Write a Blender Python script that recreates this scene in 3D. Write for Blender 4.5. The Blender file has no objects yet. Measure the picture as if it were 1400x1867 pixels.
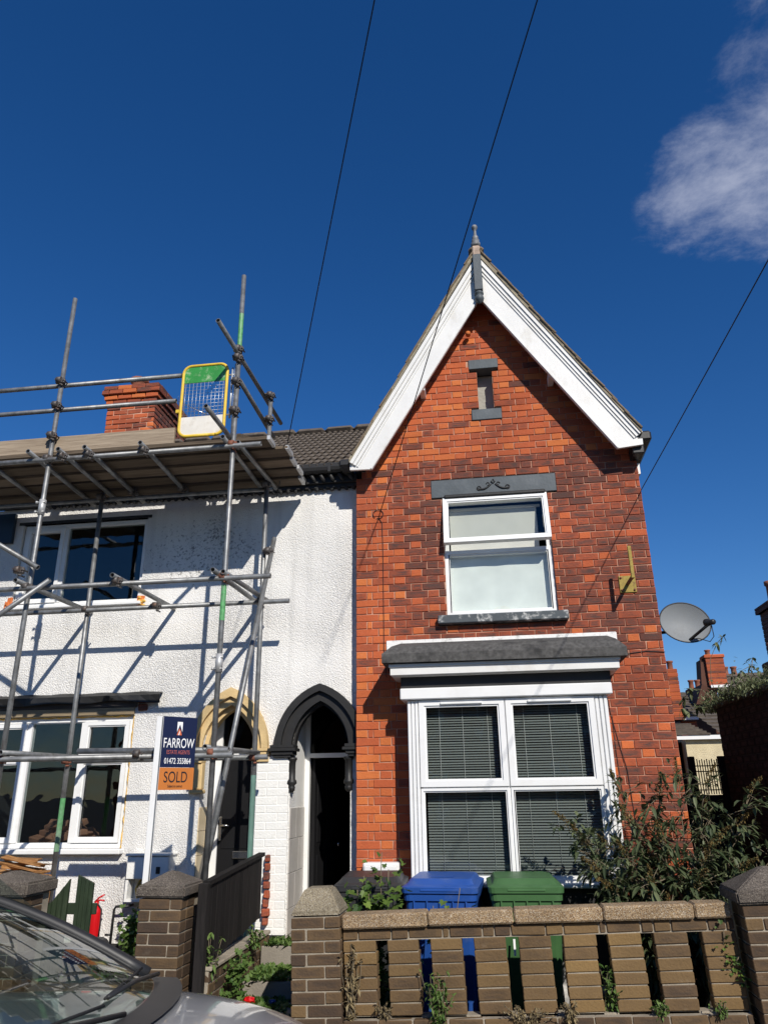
import bpy, bmesh, math, random
from mathutils import Vector, Matrix
rnd = random.Random(11)
R = math.radians
scn = bpy.context.scene
COL = scn.collection

# ------------------------------------------------------------------ camera
cd = bpy.data.cameras.new('camera'); cam = bpy.data.objects.new('camera', cd); COL.objects.link(cam)
cd.sensor_fit = 'VERTICAL'; cd.sensor_height = 36.0; cd.lens = 26.03; cd.clip_end = 2000
cam.matrix_world = Matrix(((0.98998457, 0.06157874, 0.12703786, 0.0),
                           (0.14056937, -0.34665749, -0.92739896, -7.4),
                           (-0.01306943, 0.93596829, -0.35184165, 1.65), (0, 0, 0, 1)))
scn.camera = cam
# ------------------------------------------------------------------ sky, sun, exposure
SUN = Vector((0.52, -1.0, 0.80)).normalized()
elev = math.asin(SUN.z); azim = math.atan2(SUN.x, SUN.y)
world = bpy.data.worlds.new('World'); scn.world = world; world.use_nodes = True
wn = world.node_tree.nodes; wl = world.node_tree.links; wn.clear()
def wnode(t, **k):
    n = wn.new(t)
    for a, b in k.items(): setattr(n, a, b)
    return n
w_out = wnode('ShaderNodeOutputWorld'); w_bg = wnode('ShaderNodeBackground')
sky = wnode('ShaderNodeTexSky', sky_type='NISHITA', sun_disc=False, sun_elevation=elev, sun_rotation=azim,
            altitude=0, air_density=1.0, dust_density=0.0, ozone_density=6.0)
tc = wnode('ShaderNodeTexCoord'); sep = wnode('ShaderNodeSeparateXYZ')
wl.new(tc.outputs['Generated'], sep.inputs[0])
zc = wnode('ShaderNodeMath', operation='MAXIMUM'); wl.new(sep.outputs[2], zc.inputs[0]); zc.inputs[1].default_value = 0.08
dv = wnode('ShaderNodeVectorMath', operation='DIVIDE'); cmb = wnode('ShaderNodeCombineXYZ')
for i in range(3): wl.new(zc.outputs[0], cmb.inputs[i])
wl.new(tc.outputs['Generated'], dv.inputs[0]); wl.new(cmb.outputs[0], dv.inputs[1])
cn = wnode('ShaderNodeTexNoise', noise_dimensions='2D'); cn.inputs['Scale'].default_value = 4.4; cn.inputs['Detail'].default_value = 10
cn.inputs['Roughness'].default_value = 0.66; cn.inputs['Distortion'].default_value = 0.15
off = wnode('ShaderNodeVectorMath', operation='ADD'); off.inputs[1].default_value = (-1.24, -10.14, 0)
wl.new(dv.outputs[0], off.inputs[0]); wl.new(off.outputs[0], cn.inputs['Vector'])
# clouds drift in from the east: cover grows with the distance east of the street and over the roofs opposite
sdv = wnode('ShaderNodeSeparateXYZ'); wl.new(dv.outputs[0], sdv.inputs[0])
cov = wnode('ShaderNodeMapRange', interpolation_type='SMOOTHSTEP'); wl.new(sdv.outputs[0], cov.inputs[0])
cov.inputs[1].default_value = 0.20; cov.inputs[2].default_value = 0.43; cov.inputs[3].default_value = -0.40; cov.inputs[4].default_value = 0.26
covn = wnode('ShaderNodeMapRange', interpolation_type='SMOOTHSTEP'); wl.new(sdv.outputs[1], covn.inputs[0])
covn.inputs[1].default_value = 1.16; covn.inputs[2].default_value = 1.5; covn.inputs[3].default_value = 0.0; covn.inputs[4].default_value = -0.7
covt = wnode('ShaderNodeMapRange', interpolation_type='SMOOTHSTEP'); wl.new(sdv.outputs[1], covt.inputs[0])
covt.inputs[1].default_value = 0.80; covt.inputs[2].default_value = 1.0; covt.inputs[3].default_value = -0.28; covt.inputs[4].default_value = 0.0
csa = wnode('ShaderNodeMath', operation='ADD'); wl.new(covt.outputs[0], csa.inputs[0]); wl.new(covn.outputs[0], csa.inputs[1])
cs0 = wnode('ShaderNodeMath', operation='ADD'); wl.new(cov.outputs[0], cs0.inputs[0]); wl.new(csa.outputs[0], cs0.inputs[1])
cs = wnode('ShaderNodeMath', operation='ADD'); wl.new(cs0.outputs[0], cs.inputs[0]); wl.new(cn.outputs['Fac'], cs.inputs[1])
cr = wnode('ShaderNodeMapRange', interpolation_type='SMOOTHSTEP'); wl.new(cs.outputs[0], cr.inputs[0])
cr.inputs[1].default_value = 0.44; cr.inputs[2].default_value = 1.02; cr.inputs[3].default_value = 0; cr.inputs[4].default_value = 0.78
hsv = wnode('ShaderNodeHueSaturation'); hsv.inputs['Saturation'].default_value = 1.23; hsv.inputs['Hue'].default_value = 0.508; wl.new(sky.outputs[0], hsv.inputs['Color'])
mixc = wnode('ShaderNodeMixRGB'); wl.new(cr.outputs[0], mixc.inputs[0]); wl.new(hsv.outputs[0], mixc.inputs[1])
mixc.inputs[2].default_value = (4.9, 5.3, 6.7, 1)
wl.new(mixc.outputs[0], w_bg.inputs[0]); w_bg.inputs[1].default_value = 0.095
wl.new(w_bg.outputs[0], w_out.inputs[0])
sl = bpy.data.lights.new('sun', 'SUN'); sl.energy = 4.6; sl.angle = R(0.5); sl.color = (1.0, 0.945, 0.86)
so = bpy.data.objects.new('sun', sl); COL.objects.link(so); so.location = (10, -20, 16)
so.rotation_euler = (-SUN).to_track_quat('-Z', 'Y').to_euler()
vs = scn.view_settings; vs.view_transform = 'Standard'; vs.look = 'None'; vs.gamma = 1.0; vs.use_curve_mapping = False
vs.exposure = 0.07
scn.cycles.max_bounces = 8; scn.cycles.transparent_max_bounces = 16

# ------------------------------------------------------------------ helpers
class MB:
    """collects faces; build() links them as one mesh object"""
    def __init__(s): s.v = []; s.f = []; s.t = []; s.uv = []; s.sm = []
    def face(s, pts, tone=0.0, uv=None, smooth=False):
        b = len(s.v); s.v += [tuple(p) for p in pts]; s.f.append(tuple(range(b, b+len(pts))))
        s.t.append(tone); s.uv.append(uv or [(0.5, 0.5)]*len(pts)); s.sm.append(smooth); return s
    def idx(s, verts, faces, tone=0.0, smooth=False, M=None):
        b = len(s.v)
        s.v += [tuple(M @ Vector(p)) if M else tuple(p) for p in verts]
        for f in faces:
            s.f.append(tuple(b+i for i in f)); s.t.append(tone); s.uv.append([(0.5, 0.5)]*len(f)); s.sm.append(smooth)
        return s
    def box(s, x0, x1, y0, y1, z0, z1, tone=0.0, M=None):
        if x0 > x1: x0, x1 = x1, x0
        if y0 > y1: y0, y1 = y1, y0
        if z0 > z1: z0, z1 = z1, z0
        v = [(x0,y0,z0),(x1,y0,z0),(x1,y1,z0),(x0,y1,z0),(x0,y0,z1),(x1,y0,z1),(x1,y1,z1),(x0,y1,z1)]
        return s.idx(v, [(0,3,2,1),(4,5,6,7),(0,1,5,4),(1,2,6,5),(2,3,7,6),(3,0,4,7)], tone, False, M)
    def cbox(s, x0, x1, y0, y1, z0, z1, c=0.006, tone=0.0, M=None, jit=0.0):
        """box with chamfered edges"""
        bm = bmesh.new(); bmesh.ops.create_cube(bm, size=1)
        for v in bm.verts:
            v.co = Vector(((x0+x1)/2+v.co.x*(x1-x0), (y0+y1)/2+v.co.y*(y1-y0), (z0+z1)/2+v.co.z*(z1-z0)))
            if jit: v.co += Vector((rnd.uniform(-jit,jit), rnd.uniform(-jit,jit), rnd.uniform(-jit,jit)))
        bmesh.ops.bevel(bm, geom=bm.edges[:]+bm.verts[:], offset=c, segments=1, affect='EDGES')
        bmesh.ops.recalc_face_normals(bm, faces=bm.faces)
        bm.verts.index_update()
        s.idx([v.co.copy() for v in bm.verts], [[v.index for v in f.verts] for f in bm.faces], tone, False, M)
        bm.free(); return s
    def tube(s, p0, p1, r, n=10, r2=None, caps=True, hollow=False, tone=0.0):
        p0 = Vector(p0); p1 = Vector(p1); d = (p1-p0).normalized(); r2 = r if r2 is None else r2
        a = d.orthogonal().normalized(); b = d.cross(a)
        v = []
        for p, q in ((p0, r), (p1, r2)):
            for i in range(n):
                t = 2*math.pi*i/n; v.append(p + a*(q*math.cos(t)) + b*(q*math.sin(t)))
        s.idx(v, [(i, (i+1) % n, n+(i+1) % n, n+i) for i in range(n)], tone, True)
        if hollow:
            for p, q, sg in ((p0, r, 1), (p1, r2, -1)):
                vv = []
                for q2, dd in ((q, 0), (q*.8, 0), (q*.8, .12)):
                    for i in range(n):
                        t = 2*math.pi*i/n; vv.append(p + d*(sg*dd) + a*(q2*math.cos(t)) + b*(q2*math.sin(t)))
                s.idx(vv, [(k*n+i, k*n+(i+1) % n, (k+1)*n+(i+1) % n, (k+1)*n+i) for k in (0, 1) for i in range(n)] + [tuple(2*n+i for i in range(n))], tone)
        elif caps: s.idx(v, [tuple(range(n)), tuple(range(n, 2*n))], tone)
        return s
    def path(s, pts, r, n=6, tone=0.0):
        pts = [Vector(p) for p in pts]
        rings = []; a = None
        for i, p in enumerate(pts):
            d = (pts[min(i+1, len(pts)-1)] - pts[max(i-1, 0)]).normalized()
            a = d.orthogonal().normalized() if a is None else (a - d*a.dot(d)).normalized()
            b = d.cross(a); rr = r[i] if isinstance(r, (list, tuple)) else r
            rings.append([p + a*(rr*math.cos(2*math.pi*k/n)) + b*(rr*math.sin(2*math.pi*k/n)) for k in range(n)])
        v = [q for g in rings for q in g]
        s.idx(v, [(i*n+k, i*n+(k+1) % n, (i+1)*n+(k+1) % n, (i+1)*n+k) for i in range(len(pts)-1) for k in range(n)]
              + [tuple(range(n)), tuple(range((len(pts)-1)*n, len(pts)*n))], tone, True)
        return s
    def lathe(s, prof, c=(0, 0, 0), n=14, M=None, tone=0.0):
        v = []
        for (r, z) in prof:
            for i in range(n):
                t = 2*math.pi*i/n; v.append((c[0]+r*math.cos(t), c[1]+r*math.sin(t), c[2]+z))
        m = len(prof)
        s.idx(v, [(k*n+i, k*n+(i+1) % n, (k+1)*n+(i+1) % n, (k+1)*n+i) for k in range(m-1) for i in range(n)]
              + [tuple(range(n)), tuple(range((m-1)*n, m*n))], tone, True, M)
        return s
    def prism(s, poly, y0, y1, tone=0.0, M=None):
        """polygon in XZ extruded along Y"""
        n = len(poly)
        v = [(x, y0, z) for x, z in poly] + [(x, y1, z) for x, z in poly]
        return s.idx(v, [tuple(range(n)), tuple(range(2*n-1, n-1, -1))] + [(i, n+i, n+(i+1) % n, (i+1) % n) for i in range(n)], tone, False, M)
    def strip(s, A, B, tone=0.0, smooth=False):
        """quads between two equal polylines"""
        n = len(A); s.idx(list(A)+list(B), [(i, i+1, n+i+1, n+i) for i in range(n-1)], tone, smooth); return s
    def mesh(s, name, mat):
        me = bpy.data.meshes.new(name); me.from_pydata(s.v, [], s.f)
        if any(s.t):
            at = me.attributes.new('tone', 'FLOAT', 'FACE'); at.data.foreach_set('value', s.t)
        ul = me.uv_layers.new(name='UVMap'); flat = [c for u in s.uv for p in u for c in p]
        ul.data.foreach_set('uv', flat)
        me.polygons.foreach_set('use_smooth', s.sm)
        if mat: me.materials.append(mat)
        me.validate(); me.update(); return me
    def build(s, name, mat, parent=None, kind=None, fix=True):
        me = s.mesh(name, mat)
        if fix:
            bm = bmesh.new(); bm.from_mesh(me); bmesh.ops.remove_doubles(bm, verts=bm.verts, dist=1e-6)
            bmesh.ops.recalc_face_normals(bm, faces=bm.faces); bm.to_mesh(me); bm.free()
        return link(name, me, parent, kind)
def link(name, me, parent=None, kind=None):
    o = bpy.data.objects.new(name, me); COL.objects.link(o)
    if parent: o.parent = parent
    if kind: o['kind'] = kind
    return o
def tag(o, label, cat, group=None):
    o['label'] = label; o['category'] = cat
    if group: o['group'] = group
    return o
def thing(name, label, cat, loc=(0, 0, 0), rot=(0, 0, 0), group=None):
    o = bpy.data.objects.new(name, None); COL.objects.link(o); o.location = loc; o.rotation_euler = rot
    o.empty_display_size = 0.2
    return tag(o, label, cat, group)
def text(name, s, size, mat, parent, M, sx=1.0, align='CENTER', thick=0.0):
    c = bpy.data.curves.new(name, 'FONT'); c.body = s; c.size = size; c.align_x = align; c.extrude = 0.001; c.offset = thick
    t = bpy.data.objects.new(name, c); COL.objects.link(t)
    bpy.context.view_layer.update()
    me = bpy.data.meshes.new_from_object(t.evaluated_get(bpy.context.evaluated_depsgraph_get()))
    bpy.data.objects.remove(t); me.transform(M @ Matrix.Diagonal((sx, 1, 1, 1))); me.materials.clear(); me.materials.append(mat)
    return link(name, me, parent)

# ------------------------------------------------------------------ materials
def newmat(name):
    m = bpy.data.materials.new(name); m.use_nodes = True; nt = m.node_tree
    return m, nt, nt.nodes['Principled BSDF']
def N(nt, t, **k):
    n = nt.nodes.new(t)
    for a, b in k.items(): setattr(n, a, b)
    return n
def plain(name, col, rough=0.6, metal=0.0, var=0.12, scale=6.0, bump=0.0, bscale=60.0, spec=0.4, coat=0.0, dirt=None, dirt_amt=0.5, dscale=3.0, stretch=None):
    """principled with large and fine colour variation, optional dirt tint and relief"""
    m, nt, p = newmat(name); L = nt.links
    tc = N(nt, 'ShaderNodeTexCoord'); src = tc.outputs['Object']
    if stretch:
        mp = N(nt, 'ShaderNodeMapping'); mp.inputs['Scale'].default_value = stretch; L.new(src, mp.inputs[0]); src = mp.outputs[0]
    n1 = N(nt, 'ShaderNodeTexNoise'); n1.inputs['Scale'].default_value = scale; n1.inputs['Detail'].default_value = 6; L.new(src, n1.inputs['Vector'])
    mr = N(nt, 'ShaderNodeMapRange'); L.new(n1.outputs['Fac'], mr.inputs[0]); mr.inputs[1].default_value = .3; mr.inputs[2].default_value = .7
    mr.inputs[3].default_value = 1-var; mr.inputs[4].default_value = 1+var
    mul = N(nt, 'ShaderNodeVectorMath', operation='SCALE'); mul.inputs[0].default_value = col; L.new(mr.outputs[0], mul.inputs['Scale'])
    out = mul.outputs[0]
    if dirt:
        n2 = N(nt, 'ShaderNodeTexNoise'); n2.inputs['Scale'].default_value = dscale; n2.inputs['Detail'].default_value = 8; n2.inputs['Roughness'].default_value = .65; L.new(src, n2.inputs['Vector'])
        r2 = N(nt, 'ShaderNodeMapRange', interpolation_type='SMOOTHSTEP'); L.new(n2.outputs['Fac'], r2.inputs[0]); r2.inputs[1].default_value = .5; r2.inputs[2].default_value = .72; r2.inputs[4].default_value = dirt_amt
        mx = N(nt, 'ShaderNodeMixRGB'); L.new(r2.outputs[0], mx.inputs[0]); L.new(out, mx.inputs[1]); mx.inputs[2].default_value = (*dirt, 1); out = mx.outputs[0]
    L.new(out, p.inputs['Base Color'])
    p.inputs['Roughness'].default_value = rough; p.inputs['Metallic'].default_value = metal; p.inputs['Specular IOR Level'].default_value = spec
    p.inputs['Coat Weight'].default_value = coat; p.inputs['Coat Roughness'].default_value = .05
    if bump:
        nb = N(nt, 'ShaderNodeTexNoise'); nb.inputs['Scale'].default_value = bscale; nb.inputs['Detail'].default_value = 4; L.new(src, nb.inputs['Vector'])
        bp = N(nt, 'ShaderNodeBump'); bp.inputs['Strength'].default_value = 1; bp.inputs['Distance'].default_value = bump; L.new(nb.outputs['Fac'], bp.inputs['Height']); L.new(bp.outputs[0], p.inputs['Normal'])
    return m
def ramp(nt, stops):
    r = N(nt, 'ShaderNodeValToRGB'); e = r.color_ramp.elements
    e[0].position, e[0].color = stops[0][0], (*stops[0][1], 1); e[1].position, e[1].color = stops[-1][0], (*stops[-1][1], 1)
    for pos, c in stops[1:-1]:
        x = e.new(pos); x.color = (*c, 1)
    return r
def brickmat(name, stops, stain=(.09, .05, .04), stain_amt=.6, pale=(.6, .42, .32), pale_amt=.25, rough=.85):
    """fired clay: colour from each brick's own tone, dark kiln flashing in the middle of some faces, lime smears"""
    m, nt, p = newmat(name); L = nt.links
    ga = N(nt, 'ShaderNodeAttribute', attribute_name='tone'); oa = N(nt, 'ShaderNodeAttribute', attribute_name='tone', attribute_type='OBJECT')
    ad = N(nt, 'ShaderNodeMath', operation='ADD'); L.new(ga.outputs['Fac'], ad.inputs[0]); L.new(oa.outputs['Fac'], ad.inputs[1])
    geo = N(nt, 'ShaderNodeNewGeometry')
    mp = N(nt, 'ShaderNodeMapping'); mp.inputs['Scale'].default_value = (5, 5, 26); L.new(geo.outputs['Position'], mp.inputs[0])
    n1 = N(nt, 'ShaderNodeTexNoise'); n1.inputs['Scale'].default_value = 1.6; n1.inputs['Detail'].default_value = 6; n1.inputs['Roughness'].default_value = .62; L.new(mp.outputs[0], n1.inputs['Vector'])
    nf = N(nt, 'ShaderNodeTexNoise'); nf.inputs['Scale'].default_value = 70; nf.inputs['Detail'].default_value = 4; L.new(geo.outputs['Position'], nf.inputs['Vector'])
    sb = N(nt, 'ShaderNodeMath', operation='MULTIPLY_ADD'); L.new(nf.outputs['Fac'], sb.inputs[0]); sb.inputs[1].default_value = .26; L.new(ad.outputs[0], sb.inputs[2])
    s2 = N(nt, 'ShaderNodeMath', operation='SUBTRACT'); L.new(sb.outputs[0], s2.inputs[0]); s2.inputs[1].default_value = .13
    rp = ramp(nt, stops); L.new(s2.outputs[0], rp.inputs[0])
    # centre mask from the face uv
    uv = N(nt, 'ShaderNodeUVMap'); sp = N(nt, 'ShaderNodeSeparateXYZ'); L.new(uv.outputs[0], sp.inputs[0])
    ms = []
    for i in (0, 1):
        a = N(nt, 'ShaderNodeMath', operation='SUBTRACT'); L.new(sp.outputs[i], a.inputs[0]); a.inputs[1].default_value = .5
        b = N(nt, 'ShaderNodeMath', operation='ABSOLUTE'); L.new(a.outputs[0], b.inputs[0])
        c = N(nt, 'ShaderNodeMapRange', interpolation_type='SMOOTHSTEP'); L.new(b.outputs[0], c.inputs[0]); c.inputs[1].default_value = .22; c.inputs[2].default_value = .5; c.inputs[3].default_value = 1; c.inputs[4].default_value = 0
        ms.append(c)
    mm = N(nt, 'ShaderNodeMath', operation='MULTIPLY'); L.new(ms[0].outputs[0], mm.inputs[0]); L.new(ms[1].outputs[0], mm.inputs[1])
    th = N(nt, 'ShaderNodeMapRange', interpolation_type='SMOOTHSTEP'); L.new(n1.outputs['Fac'], th.inputs[0]); th.inputs[1].default_value = .34; th.inputs[2].default_value = .62
    tn = N(nt, 'ShaderNodeMapRange', interpolation_type='SMOOTHSTEP'); L.new(ad.outputs[0], tn.inputs[0]); tn.inputs[1].default_value = .28; tn.inputs[2].default_value = .6
    k1 = N(nt, 'ShaderNodeMath', operation='MULTIPLY'); L.new(mm.outputs[0], k1.inputs[0]); L.new(th.outputs[0], k1.inputs[1])
    k2 = N(nt, 'ShaderNodeMath', operation='MULTIPLY'); L.new(k1.outputs[0], k2.inputs[0]); L.new(tn.outputs[0], k2.inputs[1])
    k3 = N(nt, 'ShaderNodeMath', operation='MULTIPLY'); L.new(k2.outputs[0], k3.inputs[0]); k3.inputs[1].default_value = stain_amt
    mx = N(nt, 'ShaderNodeMixRGB'); L.new(k3.outputs[0], mx.inputs[0]); L.new(rp.outputs[0], mx.inputs[1]); mx.inputs[2].default_value = (*stain, 1)
    n3 = N(nt, 'ShaderNodeTexNoise'); n3.inputs['Scale'].default_value = 9; n3.inputs['Detail'].default_value = 9; n3.inputs['Roughness'].default_value = .7; L.new(geo.outputs['Position'], n3.inputs['Vector'])
    q = N(nt, 'ShaderNodeMapRange', interpolation_type='SMOOTHSTEP'); L.new(n3.outputs['Fac'], q.inputs[0]); q.inputs[1].default_value = .6; q.inputs[2].default_value = .8; q.inputs[4].default_value = pale_amt
    m2 = N(nt, 'ShaderNodeMixRGB'); L.new(q.outputs[0], m2.inputs[0]); L.new(mx.outputs[0], m2.inputs[1]); m2.inputs[2].default_value = (*pale, 1)
    n6 = N(nt, 'ShaderNodeTexNoise'); n6.inputs['Scale'].default_value = 1.3; n6.inputs['Detail'].default_value = 7; n6.inputs['Roughness'].default_value = .6; L.new(geo.outputs['Position'], n6.inputs['Vector'])
    w6 = N(nt, 'ShaderNodeMapRange'); L.new(n6.outputs['Fac'], w6.inputs[0]); w6.inputs[1].default_value = .32; w6.inputs[2].default_value = .68; w6.inputs[3].default_value = .78; w6.inputs[4].default_value = 1.14
    v6 = N(nt, 'ShaderNodeVectorMath', operation='SCALE'); L.new(m2.outputs[0], v6.inputs[0]); L.new(w6.outputs[0], v6.inputs['Scale'])
    L.new(v6.outputs[0], p.inputs['Base Color']); p.inputs['Roughness'].default_value = rough; p.inputs['Specular IOR Level'].default_value = .25
    bp = N(nt, 'ShaderNodeBump'); bp.inputs['Distance'].default_value = .004; L.new(nf.outputs['Fac'], bp.inputs['Height']); L.new(bp.outputs[0], p.inputs['Normal'])
    return m
def aggregate(name, cols, scale=170, rough=.9, bump=.004):
    """concrete with stone chips exposed"""
    m, nt, p = newmat(name); L = nt.links; tc = N(nt, 'ShaderNodeTexCoord')
    v = N(nt, 'ShaderNodeTexVoronoi'); v.inputs['Scale'].default_value = scale; L.new(tc.outputs['Object'], v.inputs['Vector'])
    sp = N(nt, 'ShaderNodeSeparateColor'); L.new(v.outputs['Color'], sp.inputs[0])
    rp = ramp(nt, cols); L.new(sp.outputs[0], rp.inputs[0])
    n = N(nt, 'ShaderNodeTexNoise'); n.inputs['Scale'].default_value = 5; n.inputs['Detail'].default_value = 6; L.new(tc.outputs['Object'], n.inputs['Vector'])
    mr = N(nt, 'ShaderNodeMapRange'); L.new(n.outputs['Fac'], mr.inputs[0]); mr.inputs[1].default_value = .3; mr.inputs[2].default_value = .7; mr.inputs[3].default_value = .72; mr.inputs[4].default_value = 1.15
    sc = N(nt, 'ShaderNodeVectorMath', operation='SCALE'); L.new(rp.outputs[0], sc.inputs[0]); L.new(mr.outputs[0], sc.inputs['Scale'])
    L.new(sc.outputs[0], p.inputs['Base Color']); p.inputs['Roughness'].default_value = rough; p.inputs['Specular IOR Level'].default_value = .2
    bp = N(nt, 'ShaderNodeBump'); bp.inputs['Distance'].default_value = bump; bp.invert = True; L.new(v.outputs['Distance'], bp.inputs['Height']); L.new(bp.outputs[0], p.inputs['Normal'])
    return m
def roughcast(name, col=(.83, .815, .78)):
    m, nt, p = newmat(name); L = nt.links; tc = N(nt, 'ShaderNodeTexCoord')
    n1 = N(nt, 'ShaderNodeTexNoise'); n1.inputs['Scale'].default_value = 88; n1.inputs['Detail'].default_value = 3; n1.inputs['Roughness'].default_value = .5; n1.inputs['Distortion'].default_value = .4; L.new(tc.outputs['Object'], n1.inputs['Vector'])
    mr = N(nt, 'ShaderNodeMapRange', interpolation_type='SMOOTHSTEP'); L.new(n1.outputs['Fac'], mr.inputs[0]); mr.inputs[1].default_value = .34; mr.inputs[2].default_value = .66
    vo = N(nt, 'ShaderNodeTexVoronoi', feature='SMOOTH_F1'); vo.inputs['Scale'].default_value = 62; L.new(tc.outputs['Object'], vo.inputs['Vector'])
    np_ = N(nt, 'ShaderNodeTexNoise'); np_.inputs['Scale'].default_value = 1.1; np_.inputs['Detail'].default_value = 4; L.new(tc.outputs['Object'], np_.inputs['Vector'])
    hs = N(nt, 'ShaderNodeMath', operation='MULTIPLY_ADD'); L.new(vo.outputs['Distance'], hs.inputs[0]); hs.inputs[1].default_value = -.9; L.new(mr.outputs[0], hs.inputs[2])
    ps = N(nt, 'ShaderNodeMapRange'); L.new(np_.outputs['Fac'], ps.inputs[0]); ps.inputs[1].default_value = .35; ps.inputs[2].default_value = .65; ps.inputs[3].default_value = .45; ps.inputs[4].default_value = 1.0
    bp = N(nt, 'ShaderNodeBump'); bp.inputs['Distance'].default_value = .0075; L.new(ps.outputs[0], bp.inputs['Strength']); L.new(hs.outputs[0], bp.inputs['Height']); L.new(bp.outputs[0], p.inputs['Normal'])
    n2 = N(nt, 'ShaderNodeTexNoise'); n2.inputs['Scale'].default_value = 1.3; n2.inputs['Detail'].default_value = 7; L.new(tc.outputs['Object'], n2.inputs['Vector'])
    m2 = N(nt, 'ShaderNodeMapRange'); L.new(n2.outputs['Fac'], m2.inputs[0]); m2.inputs[1].default_value = .3; m2.inputs[2].default_value = .7; m2.inputs[3].default_value = .93; m2.inputs[4].default_value = 1.03
    mpv = N(nt, 'ShaderNodeMapping'); mpv.inputs['Scale'].default_value = (9, 9, .55); L.new(tc.outputs['Object'], mpv.inputs[0])
    n5 = N(nt, 'ShaderNodeTexNoise'); n5.inputs['Scale'].default_value = 1; n5.inputs['Detail'].default_value = 6; L.new(mpv.outputs[0], n5.inputs['Vector'])
    m5 = N(nt, 'ShaderNodeMapRange'); L.new(n5.outputs['Fac'], m5.inputs[0]); m5.inputs[1].default_value = .5; m5.inputs[2].default_value = .75; m5.inputs[3].default_value = 1.0; m5.inputs[4].default_value = .86
    mm5 = N(nt, 'ShaderNodeMath', operation='MULTIPLY'); L.new(m2.outputs[0], mm5.inputs[0]); L.new(m5.outputs[0], mm5.inputs[1])
    sc = N(nt, 'ShaderNodeVectorMath', operation='SCALE'); sc.inputs[0].default_value = col; L.new(mm5.outputs[0], sc.inputs['Scale'])
    # mould specks gathered in a weathered area high on the wall and by the lower patch repairs
    sp = N(nt, 'ShaderNodeSeparateXYZ'); L.new(tc.outputs['Object'], sp.inputs[0])
    n3 = N(nt, 'ShaderNodeTexNoise'); n3.inputs['Scale'].default_value = 34; n3.inputs['Detail'].default_value = 5; n3.inputs['Roughness'].default_value = .7; L.new(tc.outputs['Object'], n3.inputs['Vector'])
    def blob(cx, cz, rx, rz):
        v = N(nt, 'ShaderNodeCombineXYZ')
        for i, (c, r, o) in enumerate(((cx, rx, 0), (cz, rz, 2))):
            a = N(nt, 'ShaderNodeMath', operation='MULTIPLY_ADD'); L.new(sp.outputs[o], a.inputs[0]); a.inputs[1].default_value = 1/r; a.inputs[2].default_value = -c/r; L.new(a.outputs[0], v.inputs[i])
        ln = N(nt, 'ShaderNodeVectorMath', operation='LENGTH'); L.new(v.outputs[0], ln.inputs[0])
        k = N(nt, 'ShaderNodeMapRange', interpolation_type='SMOOTHSTEP'); L.new(ln.outputs['Value'], k.inputs[0]); k.inputs[1].default_value = .2; k.inputs[2].default_value = 1.1; k.inputs[3].default_value = 1; k.inputs[4].default_value = 0
        return k.outputs[0]
    b1 = blob(-3.1, 4.2, 1.0, .6)
    n4 = N(nt, 'ShaderNodeTexNoise'); n4.inputs['Scale'].default_value = 2.2; n4.inputs['Detail'].default_value = 5; L.new(tc.outputs['Object'], n4.inputs['Vector'])
    a = N(nt, 'ShaderNodeMath', operation='MULTIPLY'); L.new(b1, a.inputs[0]); L.new(n4.outputs['Fac'], a.inputs[1])
    b = N(nt, 'ShaderNodeMath', operation='MULTIPLY_ADD'); L.new(a.outputs[0], b.inputs[0]); b.inputs[1].default_value = .42; L.new(n3.outputs['Fac'], b.inputs[2])
    c = N(nt, 'ShaderNodeMapRange', interpolation_type='SMOOTHSTEP'); L.new(b.outputs[0], c.inputs[0]); c.inputs[1].default_value = .66; c.inputs[2].default_value = .82; c.inputs[4].default_value = .75
    mx = N(nt, 'ShaderNodeMixRGB'); L.new(c.outputs[0], mx.inputs[0]); L.new(sc.outputs[0], mx.inputs[1]); mx.inputs[2].default_value = (.07, .07, .07, 1)
    L.new(mx.outputs[0], p.inputs['Base Color']); p.inputs['Roughness'].default_value = .85; p.inputs['Specular IOR Level'].default_value = .25
    return m
def glass(name, tint=(.75, .8, .8), ior=1.6, rough=0.0, wob=.0035):
    m = bpy.data.materials.new(name); m.use_nodes = True; nt = m.node_tree; nt.nodes.clear(); L = nt.links
    o = N(nt, 'ShaderNodeOutputMaterial'); mx = N(nt, 'ShaderNodeMixShader'); fr = N(nt, 'ShaderNodeFresnel'); fr.inputs[0].default_value = ior
    ge = N(nt, 'ShaderNodeNewGeometry'); mi = N(nt, 'ShaderNodeMapRange'); mi.inputs[3].default_value = ior; mi.inputs[4].default_value = 1/ior; L.new(ge.outputs['Backfacing'], mi.inputs[0]); L.new(mi.outputs[0], fr.inputs[0])
    t = N(nt, 'ShaderNodeBsdfTransparent'); t.inputs[0].default_value = (*tint, 1); g = N(nt, 'ShaderNodeBsdfGlossy'); g.inputs['Roughness'].default_value = rough
    tcn = N(nt, 'ShaderNodeTexCoord'); nn = N(nt, 'ShaderNodeTexNoise'); nn.inputs['Scale'].default_value = 2.5; L.new(tcn.outputs['Object'], nn.inputs['Vector'])
    bp = N(nt, 'ShaderNodeBump'); bp.inputs['Distance'].default_value = wob; L.new(nn.outputs['Fac'], bp.inputs['Height']); L.new(bp.outputs[0], g.inputs['Normal'])
    L.new(fr.outputs[0], mx.inputs[0]); L.new(t.outputs[0], mx.inputs[1]); L.new(g.outputs[0], mx.inputs[2]); L.new(mx.outputs[0], o.inputs[0])
    return m
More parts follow.
